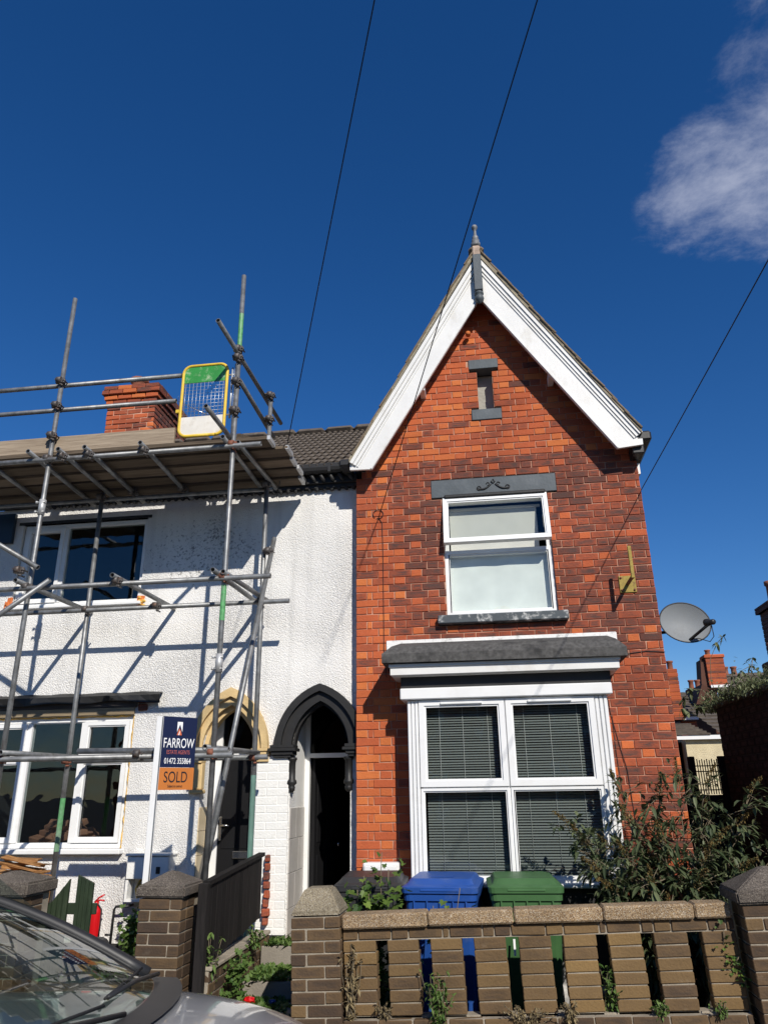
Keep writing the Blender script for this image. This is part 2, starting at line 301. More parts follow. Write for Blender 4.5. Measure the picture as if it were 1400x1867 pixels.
def leafmat(name, a, b, rough=.55):
    m, nt, p = newmat(name); L = nt.links
    at = N(nt, 'ShaderNodeAttribute', attribute_name='tone'); rp = ramp(nt, [(0, a), (1, b)]); L.new(at.outputs['Fac'], rp.inputs[0])
    L.new(rp.outputs[0], p.inputs['Base Color']); p.inputs['Roughness'].default_value = rough; p.inputs['Specular IOR Level'].default_value = .35
    tr = N(nt, 'ShaderNodeBsdfTranslucent'); L.new(rp.outputs[0], tr.inputs[0]); mx = N(nt, 'ShaderNodeMixShader'); mx.inputs[0].default_value = .25
    L.new(p.outputs[0], mx.inputs[1]); L.new(tr.outputs[0], mx.inputs[2]); L.new(mx.outputs[0], nt.nodes['Material Output'].inputs[0])
    return m
def wood(name, col, dark, scale=(1.2, 30, 30), rough=.85, bump=.002):
    m, nt, p = newmat(name); L = nt.links; tc = N(nt, 'ShaderNodeTexCoord')
    oi = N(nt, 'ShaderNodeObjectInfo'); ad = N(nt, 'ShaderNodeVectorMath', operation='ADD'); L.new(tc.outputs['Object'], ad.inputs[0]); L.new(oi.outputs['Random'], ad.inputs[1])
    mp = N(nt, 'ShaderNodeMapping'); mp.inputs['Scale'].default_value = scale; L.new(ad.outputs[0], mp.inputs[0])
    n = N(nt, 'ShaderNodeTexNoise'); n.inputs['Scale'].default_value = 2.2; n.inputs['Detail'].default_value = 7; n.inputs['Roughness'].default_value = .65; n.inputs['Distortion'].default_value = .6; L.new(mp.outputs[0], n.inputs['Vector'])
    rp = ramp(nt, [(.3, dark), (.68, col)]); L.new(n.outputs['Fac'], rp.inputs[0])
    vr = N(nt, 'ShaderNodeMapRange'); L.new(oi.outputs['Random'], vr.inputs[0]); vr.inputs[3].default_value = .65; vr.inputs[4].default_value = 1.3
    vm = N(nt, 'ShaderNodeVectorMath', operation='SCALE'); L.new(rp.outputs[0], vm.inputs[0]); L.new(vr.outputs[0], vm.inputs['Scale']); L.new(vm.outputs[0], p.inputs['Base Color']); p.inputs['Roughness'].default_value = rough; p.inputs['Specular IOR Level'].default_value = .2
    bp = N(nt, 'ShaderNodeBump'); bp.inputs['Distance'].default_value = bump; L.new(n.outputs['Fac'], bp.inputs['Height']); L.new(bp.outputs[0], p.inputs['Normal'])
    return m

M_red = brickmat('red_brick', [(0, (.58, .165, .048)), (.25, (.47, .108, .040)), (.5, (.315, .075, .036)), (.75, (.185, .056, .035)), (1, (.10, .042, .032))], stain=(.085, .050, .042), stain_amt=.92)
M_stock = brickmat('brown_stock_brick', [(0, (.23, .145, .058)), (.3, (.165, .105, .048)), (.6, (.112, .071, .039)), (1, (.066, .043, .029))], stain=(.05, .038, .03), pale=(.4, .34, .26), pale_amt=.2)
M_whitebrick = plain('white_painted_brick', (.80, .79, .75), .6, var=.05, bump=.004, bscale=45, dirt=(.55, .5, .44), dirt_amt=.35, dscale=4)
M_mortar_red = plain('pink_lime_mortar', (.48, .27, .185), .9, var=.3, scale=5, bump=.003, bscale=120)
M_mortar = plain('pale_cement_mortar', (.30, .26, .20), .9, var=.2, scale=9, bump=.004, bscale=110, dirt=(.18, .15, .12), dirt_amt=.5)
M_mortar_w = plain('painted_joint', (.79, .78, .74), .7, var=.05)
M_render = roughcast('white_roughcast')
M_smooth = plain('white_smooth_plaster', (.78, .77, .74), .7, var=.04, scale=3, bump=.002, bscale=30, dirt=(.6, .57, .52), dirt_amt=.4, dscale=2.5)
M_upvc = plain('white_upvc', (.80, .80, .785), .35, var=.035, scale=2.5, spec=.5, dirt=(.62, .60, .55), dirt_amt=.28, dscale=4)
M_woodwhite = plain('white_gloss_paint', (.74, .73, .70), .45, var=.04, scale=5, bump=.0012, bscale=25, dirt=(.50, .46, .39), dirt_amt=.45, dscale=4, stretch=(1, 1, .6))
M_slate = plain('slate_grey_paint', (.075, .09, .10), .55, var=.12, bump=.0015, bscale=40, dirt=(.13, .14, .15), dirt_amt=.5)
M_black = plain('black_gloss_paint', (.020, .0195, .019), .5, var=.2, bump=.001, bscale=30)
M_blackmatt = plain('black_weathered_paint', (.022, .022, .022), .6, var=.25, bump=.002, bscale=50, dirt=(.08, .075, .07), dirt_amt=.4)
M_felt = plain('mineral_felt', (.085, .082, .078), .95, var=.35, scale=30, bump=.003, bscale=300, dirt=(.025, .025, .025), dirt_amt=.8, dscale=5)
M_peel = plain('peeling_white_flashing', (.82, .81, .78), .7, var=.04, bump=.004, bscale=35, dirt=(.10, .09, .08), dirt_amt=.6, dscale=16)
M_sillchip = plain('chipped_slate_sill', (.07, .082, .09), .55, var=.1, bump=.002, bscale=40, dirt=(.75, .74, .7), dirt_amt=.95, dscale=11)
M_tile = plain('brown_concrete_tile', (.105, .085, .068), .9, var=.25, scale=9, bump=.003, bscale=160, dirt=(.19, .165, .12), dirt_amt=.55, dscale=7)
M_tile2 = plain('mossy_clay_tile', (.20, .15, .10), .95, var=.3, scale=10, bump=.005, bscale=90, dirt=(.11, .10, .055), dirt_amt=.8, dscale=9)
M_steel = plain('galvanised_tube', (.235, .24, .24), .5, metal=.6, var=.28, scale=14, bump=.0008, bscale=70, dirt=(.11, .10, .09), dirt_amt=.8, dscale=8)
M_steelgreen = plain('green_banded_tube', (.10, .33, .12), .5, var=.25, scale=30, dirt=(.3, .3, .29), dirt_amt=.5)
M_coupler = plain('coupler_steel', (.12, .11, .105), .6, metal=.5, var=.3, scale=40, dirt=(.16, .07, .03), dirt_amt=.7, dscale=14)
M_rust = plain('rusty_coupler', (.20, .075, .045), .75, var=.35, scale=40, dirt=(.08, .05, .04), dirt_amt=.7)
M_board = wood('scaffold_board', (.215, .165, .115), (.085, .062, .043))  # deck timber toned down, the shade of its underside put into the colour
M_toe = wood('toe_board', (.36, .29, .21), (.18, .135, .095))  # separate lighter timber tone, sunlight on the toe board put into the colour
M_boardend = plain('board_end_band', (.5, .5, .49), .5, metal=.4, var=.2)
M_timber = wood('weathered_timber', (.42, .33, .21), (.20, .15, .09))
M_splint = wood('splintered_pine', (.45, .24, .09), (.19, .08, .03))
M_stone = plain('cream_painted_stone', (.62, .45, .22), .8, var=.12, scale=7, bump=.003, bscale=60, dirt=(.36, .25, .11), dirt_amt=.5, dscale=6)
M_foam = plain('expanding_foam', (.72, .44, .10), .9, var=.25, scale=30, bump=.012, bscale=60)
M_glass = glass('window_glass', (.93, .95, .94), 1.5)
M_glassdark = glass('window_glass_dark', (.78, .82, .82), 1.6)
M_fan = glass('fanlight_glass', (.5, .52, .52), 1.25)
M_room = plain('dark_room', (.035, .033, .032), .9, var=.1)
M_curtain = plain('net_curtain', (.82, .83, .80), .9, var=.06)
M_blindcloth = plain('roller_blind', (.62, .60, .55), .9, var=.04)
M_slat = plain('blind_slat', (.17, .185, .18), .5, var=.05)
M_cord = plain('blind_cord', (.6, .6, .58), .8, var=.05)
M_cable = plain('black_cable', (.012, .012, .014), .6, var=.1)
M_yellowrust = plain('yellow_flaking_paint', (.33, .24, .05), .7, var=.2, scale=30, bump=.002, bscale=80, dirt=(.13, .06, .03), dirt_amt=.8, dscale=22)
M_dish = plain('grey_dish_paint', (.20, .212, .218), .6, var=.06, dirt=(.085, .085, .08), dirt_amt=.5, dscale=3)
M_plastic = plain('black_plastic', (.02, .02, .021), .45, var=.15)
M_agg = aggregate('gold_chip_coping', [(0, (.47, .34, .20)), (.4, (.31, .21, .115)), (.7, (.16, .10, .055)), (1, (.60, .51, .38))], 190)
M_agggrey = aggregate('grey_chip_cap', [(0, (.165, .140, .115)), (.45, (.115, .096, .080)), (.75, (.062, .052, .045)), (1, (.25, .22, .18))], 170)
M_aggyel = aggregate('weathered_chip_cap', [(0, (.34, .29, .20)), (.5, (.25, .21, .145)), (.8, (.16, .13, .09)), (1, (.42, .38, .3))], 170)
M_concrete = plain('path_concrete', (.26, .23, .19), .95, var=.2, scale=6, bump=.004, bscale=70, dirt=(.10, .095, .06), dirt_amt=.7)
M_soil = plain('garden_soil', (.075, .06, .042), 1.0, var=.4, scale=12, bump=.02, bscale=30)
M_asphalt = plain('asphalt', (.05, .05, .05), .9, var=.25, scale=25, bump=.004, bscale=180)
M_paving = plain('pavement_slab', (.22, .21, .195), .9, var=.15, scale=7, bump=.003, bscale=90)
M_kerb = plain('kerb_stone', (.27, .265, .25), .85, var=.15, bump=.003, bscale=80)
M_fence = wood('black_stained_board', (.020, .017, .016), (.006, .0055, .005), scale=(20, 20, 1.2), bump=.003)
M_greenwood = plain('dark_green_paint', (.022, .036, .018), .5, var=.25, bump=.002, bscale=50, dirt=(.06, .07, .045), dirt_amt=.4, stretch=(6, 6, 1))
M_blue = plain('blue_bin_plastic', (.016, .072, .30), .42, var=.08, bump=.0006, bscale=200, dirt=(.09, .14, .30), dirt_amt=.45, dscale=7)
M_green = plain('green_bin_plastic', (.052, .13, .045), .48, var=.14, bump=.0006, bscale=200, dirt=(.11, .15, .09), dirt_amt=.5)
M_grey = plain('charcoal_bin_plastic', (.03, .031, .033), .45, var=.1, dirt=(.07, .07, .068), dirt_amt=.4)
M_gyellow = plain('yellow_gate_tube', (.74, .50, .045), .5, var=.1, scale=20, dirt=(.35, .24, .06), dirt_amt=.5, dscale=14)
M_ggreen = plain('green_gate_plate', (.035, .26, .05), .45, var=.12, dirt=(.45, .55, .35), dirt_amt=.75, dscale=13)
M_gwhite = plain('white_gate_plate', (.74, .70, .62), .6, var=.1, dirt=(.45, .38, .28), dirt_amt=.6, dscale=9)
M_wire = plain('zinc_wire', (.6, .62, .63), .4, metal=.6, var=.1)
M_navy = plain('navy_print', (.008, .013, .05), .4, var=.04)
M_orange = plain('orange_print', (.52, .17, .035), .4, var=.05)
M_coral = plain('coral_print', (.62, .15, .06), .5, var=.02)
M_white = plain('white_print', (.85, .85, .84), .5, var=.02)
M_dullred = plain('dull_red_print', (.42, .11, .10), .5, var=.02)
M_darkprint = plain('dark_print', (.02, .016, .02), .5, var=.02)
M_red2 = plain('red_enamel', (.55, .008, .012), .3, var=.06, coat=.4)
M_tile_w = plain('grey_wall_tile', (.50, .47, .43), .35, var=.08, scale=4, dirt=(.42, .39, .35), dirt_amt=.5)
M_tile_c = plain('cream_wall_tile', (.58, .47, .30), .4, var=.06)
M_door = plain('black_door', (.009, .009, .010), .55, var=.1, spec=.2)
M_chrome = plain('brushed_steel', (.6, .58, .55), .25, metal=1, var=.05)
M_paint = plain('grey_car_paint', (.34, .345, .36), .3, metal=.3, var=.05, scale=400, coat=1.0)
M_carglass = glass('car_glass', (.62, .70, .66), 2.3, wob=.0004)
M_rubber = plain('rubber', (.016, .016, .016), .7, var=.15)
M_dash = plain('dashboard', (.13, .135, .125), .7, var=.1)
M_seat = plain('car_seat', (.035, .04, .06), .9, var=.1)
M_rim = plain('alloy', (.45, .46, .47), .3, metal=.9, var=.05)
M_mirror = plain('mirror_face', (.55, .62, .72), .04, metal=1, var=.01)
M_cream = plain('cream_render', (.62, .53, .34), .9, var=.12, scale=6, bump=.012, bscale=60)
M_leafbud = leafmat('buddleia_leaf', (.034, .058, .022), (.17, .195, .095))
M_panicle = leafmat('brown_flower_head', (.10, .07, .022), (.24, .17, .06), .9)
M_leafivy = leafmat('ivy_leaf', (.03, .075, .015), (.17, .25, .045))
M_weed = leafmat('weed_leaf', (.035, .085, .015), (.16, .24, .06))
M_dry = leafmat('dry_weed', (.16, .12, .06), (.33, .26, .14), .9)
M_stem = plain('plant_stem', (.16, .13, .085), .9, var=.2)
M_cardb = plain('loose_brick', (.30, .14, .085), .9, var=.3, scale=10, bump=.003, bscale=70)

# ------------------------------------------------------------------ bricks
G = 0.076                                          # course height
def brick_faces(mb, x, z, w, h, y=0.0, proud=0.006, tone=0.0, c=0.004, j=0.0028):
    """one brick standing proud of a wall facing -Y; front face carries uv 0..1"""
    q = lambda: rnd.uniform(-j, j)
    yf = y - proud + rnd.uniform(-.0015, .0015)
    o = [(x+q(), z+q()), (x+w+q(), z+q()), (x+w+q(), z+h+q()), (x+q(), z+h+q())]
    cx, cz = x+w/2, z+h/2
    i = [(px + (c if px < cx else -c), pz + (c if pz < cz else -c)) for px, pz in o]
    b = [(px, y+.004, pz) for px, pz in o]; m_ = [(px, yf+.003, pz) for px, pz in o]; f = [(px, yf, pz) for px, pz in i]
    for k in range(4):
        n = (k+1) % 4
        mb.face([b[k], b[n], m_[n], m_[k]], tone, [(0, 0)]*4); mb.face([m_[k], m_[n], f[n], f[k]], tone, [(.02, .02)]*4)
    mb.face(f, tone, [(.03, .05), (.97, .05), (.97, .95), (.03, .95)])
_bm = {}
def brick_mesh(w, h, mat, proud=.006):
    key = (round(w/.006), round(h, 3), mat.name, rnd.randrange(4))
    if key not in _bm:
        mb = MB(); brick_faces(mb, 0, 0, key[0]*.006, h, 0, proud, 0.0); _bm[key] = mb.mesh('brick', mat)
    return _bm[key]
def clip_spans(x0, x1, z0, z1, holes):
    sp = [(x0, x1)]
    for (a, b, c, d) in holes:
        if z1 <= c+.02 or z0 >= d-.02: continue
        n = []
        for (p, q) in sp:
            if q <= a or p >= b: n.append((p, q)); continue
            if p < a: n.append((p, a))
            if q > b: n.append((b, q))
        sp = n
    return sp
def flemish(x0, x1, row):
    """(x, width, is_header) along one course, queen closer at both quoins on alternate rows"""
    out = []; x = x0; S, H, Q, J = .2235, .1065, .0465, .0085
    seq = [('S', S), ('H', H)] if row % 2 == 0 else None
    if row % 2:
        out += [(x, H, True), (x+H+J, Q, True)]; x += H+Q+2*J; k = 0
    else: k = 0
    while x < x1-.02:
        w = (S, H)[k % 2]; k += 1
        if row % 2 and x1-x < S+H+Q: pass
        w = min(w, x1-x); out.append((x, w, w < .15)); x += w+J
    return out

def brick_wall(parent, name, bounds, holes, mat, mortar, zmax_at=None, tone_fn=None, proud=.006, thick=.23, n_single=300, rank=None, bond='flemish', y=0.0):
    """mortar body plus bricks: the n_single that show largest are objects of their own, the rest one joined part"""
    x0, x1, z0, z1 = bounds; J = .0085
    rows = int(round((z1-z0)/G)); body = MB(); bricks = []
    for r in range(rows):
        za = z0+r*G; zb = za+G; xa, xb = x0, x1
        if zmax_at:
            xa, xb = zmax_at(za+G*.5)
            if xb-xa < .05: continue
            xa = max(x0, xa); xb = min(x1, xb)
        for (p, q) in clip_spans(xa, xb, za, zb, holes):
            if q-p > .005: body.box(p, q, y+.003, y+thick, za, zb)
        if bond == 'flemish': lay = flemish(x0, x1, r)
        else:
            lay = []; x = x0 - (0 if r % 2 == 0 else .1175)
            while x < x1: lay.append((max(x, x0), min(x+.225, x1)-max(x, x0), False)); x += .235
        for (bx, bw, hd) in lay:
            for (p, q) in clip_spans(bx, bx+bw, za, zb, holes):
                p = max(p, xa); q = min(q, xb)
                if q-p < .025: continue
                ww = q-p; 
                bricks.append((p+J*0, za+J*.5, ww, G-J, hd))
    wall = body.build(name, mortar, parent)
    key = rank or (lambda b: b[1])
    order = sorted(range(len(bricks)), key=lambda i: key(bricks[i]))
    single = set(order[:n_single]); rest = MB()
    for i, (bx, bz, bw, bh, hd) in enumerate(bricks):
        t = tone_fn(bx+bw/2, bz, hd) if tone_fn else rnd.random()
        t = min(max(t, .02), 1)
        if i in single:
            o = link('brick', brick_mesh(bw, bh, mat, proud), wall); o.location = (bx, y+rnd.uniform(-.0015, .0015), bz); o['tone'] = t
        else: brick_faces(rest, bx, bz, bw, bh, y, proud, t)
    if rest.f: rest.build('brickwork', mat, wall, 'stuff', fix=False)
    return wall

# ------------------------------------------------------------------ the ground
g = MB(); g.face([(-400, -400, -.125), (400, -400, -.125), (400, 400, -.125), (-400, 400, -.125)]); o = g.build('ground', M_asphalt); o['kind'] = 'structure'
PV = MB(); PV.box(-40, 40, -3.30, -1.62, -.40, .0); o = PV.build('pavement', M_mortar); o['kind'] = 'structure'; pave = o
sm = {}
for r in range(3):
    for k in range(-9, 8):
        x = k*.61 + (r % 2)*.3; key = rnd.randrange(3)
        if key not in sm:
            b = MB(); b.cbox(0, .60, 0, .55, 0, .012, .004, jit=.001); sm[key] = b.mesh('paving_slab', M_paving)
        s_ = link('paving_slab', sm[key], pave); s_.location = (x, -3.29+r*.557, .0005)
b = MB(); b.box(-40, 40, -3.43, -3.305, -.4, .012); o = b.build('kerb', M_kerb); o['kind'] = 'structure'
b = MB(); b.box(-8.0, -2.23, -1.44, .10, -.3, .30); o = b.build('garden_soil', M_soil); o['kind'] = 'structure'
b = MB(); b.box(-1.44, 2.55, -1.44, 6.0, -.3, -.012); o = b.build('garden_soil', M_soil); o['kind'] = 'structure'
# stepped path up to the two doors
b = MB(); b.box(-2.13, -1.46, -1.62, 1.2, -.35, .015); pth = b.build('path', M_concrete); pth['kind'] = 'structure'
for (ya, yb, z) in ((-1.30, -.78, .11), (-.775, -.28, .24), (-.275, .14, .40)):
    s_ = MB(); s_.cbox(-2.11, -1.47, ya, yb, -.2, z, .008, jit=.004); s_.build('step', M_concrete, pth)

# ------------------------------------------------------------------ brick house
XL, XR = -1.314, 1.668
house = thing('brick_house', 'red brick house with a steep gable, white bargeboards and a square bay window', 'house', (0.18, 0.1, 0))
house_off = Vector(house.location)
class Off:                                         # parts are modelled in world coordinates under an empty at the base
    pass
def under(o, root):
    o.parent = root; o.matrix_parent_inverse = Matrix.Translation(-Vector(root.location)); return o
RIDGE_X, RIDGE_Z = 0.152, 7.59
def gable_span(z, drop=0.10):
    zz = RIDGE_Z-drop-.12
    t = zz - z
    return (RIDGE_X - t/1.755, RIDGE_X + t/1.62)
holes = [(-.385, .720, 3.285, 4.575), (-.499, .822, 4.575, 4.78), (-.475, .80, 3.20, 3.287), (-.80, 1.06, .30, 2.80),
         (-.018, .312, 6.12, 6.243), (.068, .238, 5.59, 6.122), (-.016, .315, 5.467, 5.60)]
def red_tone(x, z, hd):
    t = rnd.gauss(.60, .11)
    if x > .75 and z < 4.9: t += .04
    if hd: t = rnd.gauss(.29, .09) if rnd.random() < .30 else rnd.gauss(.57, .11)
    if z > 4.95: t -= .26 + (.06 if x < .6 else 0)         # the gable was built of brighter facings
    elif 4.6 < z: t += .02
    if x < -.80: t -= .26*min(1, (-.80-x)/.25)             # bright repaired quoin beside the render
    if z < 2.7: t -= .16 if x < 0 else .10
    if rnd.random() < .05: t -= .25
    if rnd.random() < .06: t += .22
    return t
rank_px = lambda b: abs(b[1]-1.6)*(1 if not b[4] else 1.02) - b[2]*1.5
wall = brick_wall(house, 'wall', (XL, XR, .228, 7.4), holes, M_red, M_mortar_red, lambda z: (XL, XR) if z < 4.85 else gable_span(z), red_tone, rank=rank_px)
wall.matrix_parent_inverse = Matrix.Translation(-house_off)
def hp(name, mb, mat, kind=None, **k): return under(mb.build(name, mat, None, kind, **k), house)
# flank and rear walls
b = MB(); b.box(XR-.23, XR-.001, .232, 7.5, .0, 4.95); b.box(XL+.001, XL+.23, .232, 7.5, .0, 4.95); b.box(XL+.24, XR-.24, 7.27, 7.49, 0, 4.95)
fl = hp('flank_wall', b, M_red); fl['tone'] = .8
# arrow-slit vent
b = MB(); b.cbox(-.018, .312, -.012, .16, 6.122, 6.242, .004); hp('vent_lintel', b, M_slate)
b = MB(); b.cbox(-.016, .315, -.02, .16, 5.468, 5.60, .006); hp('vent_sill', b, M_slate)
b = MB(); b.box(.068, .238, .17, .2, 5.60, 6.12); hp('vent_panel', b, plain('vent_mortar_panel', (.34, .33, .29), .9, var=.2, bump=.006, bscale=30))
# upper window opening: lintel with carved scroll, sill
lin = MB(); lin.cbox(-.497, .820, -.010, .18, 4.577, 4.778, .004); lin = hp('lintel', lin, M_slate)
b = MB(); b.cbox(-.36, .70, -.03, .0, 4.56, 4.60, .01); c_ = hp('lintel_drip', b, M_black)
sc = MB()
for s_ in (-1, 1):
    pts = []
    for i in range(19):
        t = i/18; pts.append((.165+s_*(.02+.15*t), -.014, 4.665 - .035*math.sin(t*math.pi*.9)*1.0 + .03*(1-t)))
    sc.path(pts, [.006+.004*math.sin(math.pi*i/18) for i in range(19)], 6)
    sc.path([(.165+s_*(.15+.022*math.cos(a)), -.014, 4.655+.022*math.sin(a)) for a in [i*.45 for i in range(15)]], .0055, 6)
    sc.path([(.165+s_*(.055+.016*math.cos(a)), -.014, 4.70+.016*math.sin(a)) for a in [i*.45 for i in range(12)]], .005, 6)
    sc.path([(.165, -.014, 4.70), (.165+s_*.018, -.014, 4.725), (.165, -.014, 4.755)], [.004, .009, .002], 6)
sc = sc.build('carved_scroll', M_black, lin); 
b = MB(); b.cbox(-.475, .806, -.085, .20, 3.200, 3.285, .008, jit=.003); hp('window_sill', b, M_sillchip)
# upper window: fixed light below, top-hung sash swung open
uw = MB(); uw.box(-.383, -.335, .04, .10, 3.29, 4.56); uw.box(.668, .716, .04, .10, 3.29, 4.56); uw.box(-.335, .668, .042, .10, 3.29, 3.345); uw.box(-.335, .668, .042, .10, 4.51, 4.56); uw.box(-.335, .668, .042, .10, 3.93, 3.985)
uw = hp('window', uw, M_upvc)
def wframe(mb, x0, x1, z0, z1, y, t=.055, d=.05, bead=.014):
    """mitred frame with an inner bead"""
    for (a, dd, w) in ((0, 0, t-bead), (t-bead, .012, bead)):
        o_ = [(x0+a, z0+a), (x1-a, z0+a), (x1-a, z1-a), (x0+a, z1-a)]; w2 = a+w
        i_ = [(x0+w2, z0+w2), (x1-w2, z0+w2), (x1-w2, z1-w2), (x0+w2, z1-w2)]
        for k in range(4):
            n = (k+1) % 4
            q = [o_[k], o_[n], i_[n], i_[k]]
            mb.idx([(px, y+dd, pz) for px, pz in q] + [(px, y+d, pz) for px, pz in q], [(0, 1, 2, 3), (7, 6, 5, 4), (0, 4, 5, 1), (2, 6, 7, 3), (1, 5, 6, 2), (3, 7, 4, 0)])
def sub(name, mb, mat, parent, root=house, **k):
    return mb.build(name, mat, parent, **k)
b = MB(); wframe(b, -.383, .716, 3.29, 3.985, .028, .052, .03); sub('lower_frame', b, M_upvc, uw)
b = MB(); b.box(-.33, .664, .052, .058, 3.34, 3.93); sub('pane', b, M_glass, uw)
sash = MB(); wframe(sash, -.545, .545, -.55, 0, -.03, .056, .06); sash = sash.build('open_sash', M_upvc, uw); sash.location = (.1665, .02, 4.56); sash.rotation_euler = (R(-13), 0, 0)
pn = MB(); pn.box(-.492, .492, 0, .006, -.497, -.05); pn = pn.build('sash_pane', M_glass, uw); pn.location = sash.location; pn.rotation_euler = sash.rotation_euler
b = MB(); b.tube((.655, .0, 4.40), (.66, .05, 4.2), .006); b.tube((-.33, .0, 4.40), (-.335, .05, 4.2), .006); sub('stay', b, M_chrome, uw)
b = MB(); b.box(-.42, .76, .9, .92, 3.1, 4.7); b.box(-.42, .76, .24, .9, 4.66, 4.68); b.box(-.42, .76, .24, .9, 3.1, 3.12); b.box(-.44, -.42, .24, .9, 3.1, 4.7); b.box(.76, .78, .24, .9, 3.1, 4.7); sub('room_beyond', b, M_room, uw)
cv = MB(); nx = 80
top = [(-.34+1.01*i/nx, .122+.002*math.sin(i*.21)+.0012*math.sin(i*.37), 3.97) for i in range(nx+1)]
bot = [(-.34+1.01*i/nx, .118+.0035*math.sin(i*.21+.4)+.002*math.sin(i*.37+1), 3.30) for i in range(nx+1)]
cv.strip(top, bot, smooth=True)
tag(cv.build('net_curtain', M_curtain), 'white net curtain hanging behind the lower pane of the upper brick house window', 'curtain')
b = MB(); b.box(-.32, .60, .12, .123, 3.94, 4.47); b.tube((-.33, .12, 4.47), (.64, .12, 4.47), .018, 8)
tag(b.build('roller_blind', M_blindcloth), 'pale roller blind pulled down behind the open top sash', 'blind')

# --- bay window: hood, fascias, frame, panes, plinth
BX0, BX1, BY = -.776, 1.04, -.33
b = MB(); b.cbox(-1.005, 1.245, -.020, .0, 2.965, 3.06, .006, jit=.006); hp('flashing', b, M_peel)
hd = MB(); A = [(-.86, -.012, 2.985), (1.15, -.012, 2.985), (1.235, -.51, 2.835), (-.985, -.51, 2.845)]
hb = [(x, y, z-.035) for x, y, z in A]; hd.idx([(-.985, -.012, 2.86), (-.86, -.012, 3.03), (1.15, -.012, 3.03), (1.235, -.012, 2.85), (-.985, -.515, 2.845), (-.90, -.44, 2.925), (1.16, -.44, 2.92), (1.235, -.515, 2.832), (-.985, -.515, 2.762), (1.235, -.515, 2.752), (-.985, -.012, 2.762), (1.235, -.012, 2.752)],
       [(1, 2, 6, 5), (5, 6, 7, 4), (0, 1, 5, 4), (2, 3, 7, 6), (4, 7, 9, 8), (8, 9, 11, 10), (0, 4, 8, 10), (3, 11, 9, 7)])
hood = hp('bay_hood', hd, M_felt)
b = MB()
for k, (ex, y0, z0, z1) in enumerate(((.06, -.470, 2.725, 2.751), (.072, -.455, 2.655, 2.725), (.09, -.40, 2.647, 2.655))):
    b.box(-.985+ex, 1.235-ex, y0, -.01, z0, z1)
hp('hood_cornice', b, M_woodwhite)
b = MB(); b.box(-.83, 1.09, BY-.012, -.008, 2.540, 2.646); hp('dark_fascia', b, M_black)
b = MB(); b.cbox(-.835, 1.085, BY-.055, -.006, 2.436, 2.538, .008); hp('bay_head_board', b, M_upvc)
bay = MB()
for (xa, xb) in ((BX0, -.673), (.925, BX1)):          # reeded pilaster strips
    bay.box(xa, xb, BY+.012, -.005, .90, 2.434)
    for k in range(3):
        u = xa+(xb-xa)*(k+.12)/3; bay.cbox(u, u+(xb-xa)*.26, BY-.006, BY+.014, .90, 2.432, .004)
bay.box(-.672, .924, BY+.012, BY+.07, 2.372, 2.433); bay.box(-.672, .924, BY+.012, BY+.07, .90, .952); bay.box(-.672, .924, BY+.012, BY+.07, 1.635, 1.672)
bay.box(.088, .158, BY+.010, BY+.068, .952, 2.372); bay.box(-.672, -.650, BY+.012, BY+.07, .952, 2.372); bay.box(.918, .924, BY+.012, BY+.07, .952, 2.372)
bay = hp('bay_window', bay, M_upvc)
for (xa, xb) in ((-.668, .118), (.128, .922)):
    b = MB(); wframe(b, xa, xb, 1.672, 2.43, BY-.012, .066, .05, .016); sub('sash_frame', b, M_upvc, bay)
    b = MB(); wframe(b, xa, xb+(-.0 if xb > .5 else -.004), .905, 1.660, BY-.002, .034 if xa < 0 else .034, .05, .012); sub('fixed_frame', b, M_upvc, bay)
    b = MB(); b.box(xa+.06, xb-.06, BY+.026, BY+.031, 1.735, 2.37); sub('pane', b, M_glass, bay)
    b = MB(); b.box(xa+.03, xb-.03, BY+.028, BY+.033, .935, 1.632); sub('pane', b, M_glass, bay)
    b = MB(); b.cbox(xa+.20, xb-.20, BY-.028, BY-.010, 2.385, 2.408, .006); sub('trickle_vent', b, M_upvc, bay)
b = MB(); b.cbox(BX0-.03, BX1+.0, BY-.075, -.01, .868, .905, .008); hp('bay_sill', b, M_upvc)
b = MB(); b.box(-.74, .98, BY+.02, -.004, -.02, .866); hp('bay_plinth', b, plain('chipped_black_plinth', (.02, .02, .02), .6, var=.2, bump=.003, bscale=40, dirt=(.7, .68, .64), dirt_amt=.9, dscale=3.2))
b = MB(); b.box(-.76, .99, BY-.0, -.004, .66, .70); hp('plinth_band', b, M_woodwhite)
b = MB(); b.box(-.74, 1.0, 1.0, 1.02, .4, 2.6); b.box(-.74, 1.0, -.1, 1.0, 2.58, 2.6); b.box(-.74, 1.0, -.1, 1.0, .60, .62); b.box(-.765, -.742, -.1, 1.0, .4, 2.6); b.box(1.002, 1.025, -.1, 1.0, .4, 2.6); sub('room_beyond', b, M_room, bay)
sm_ = None
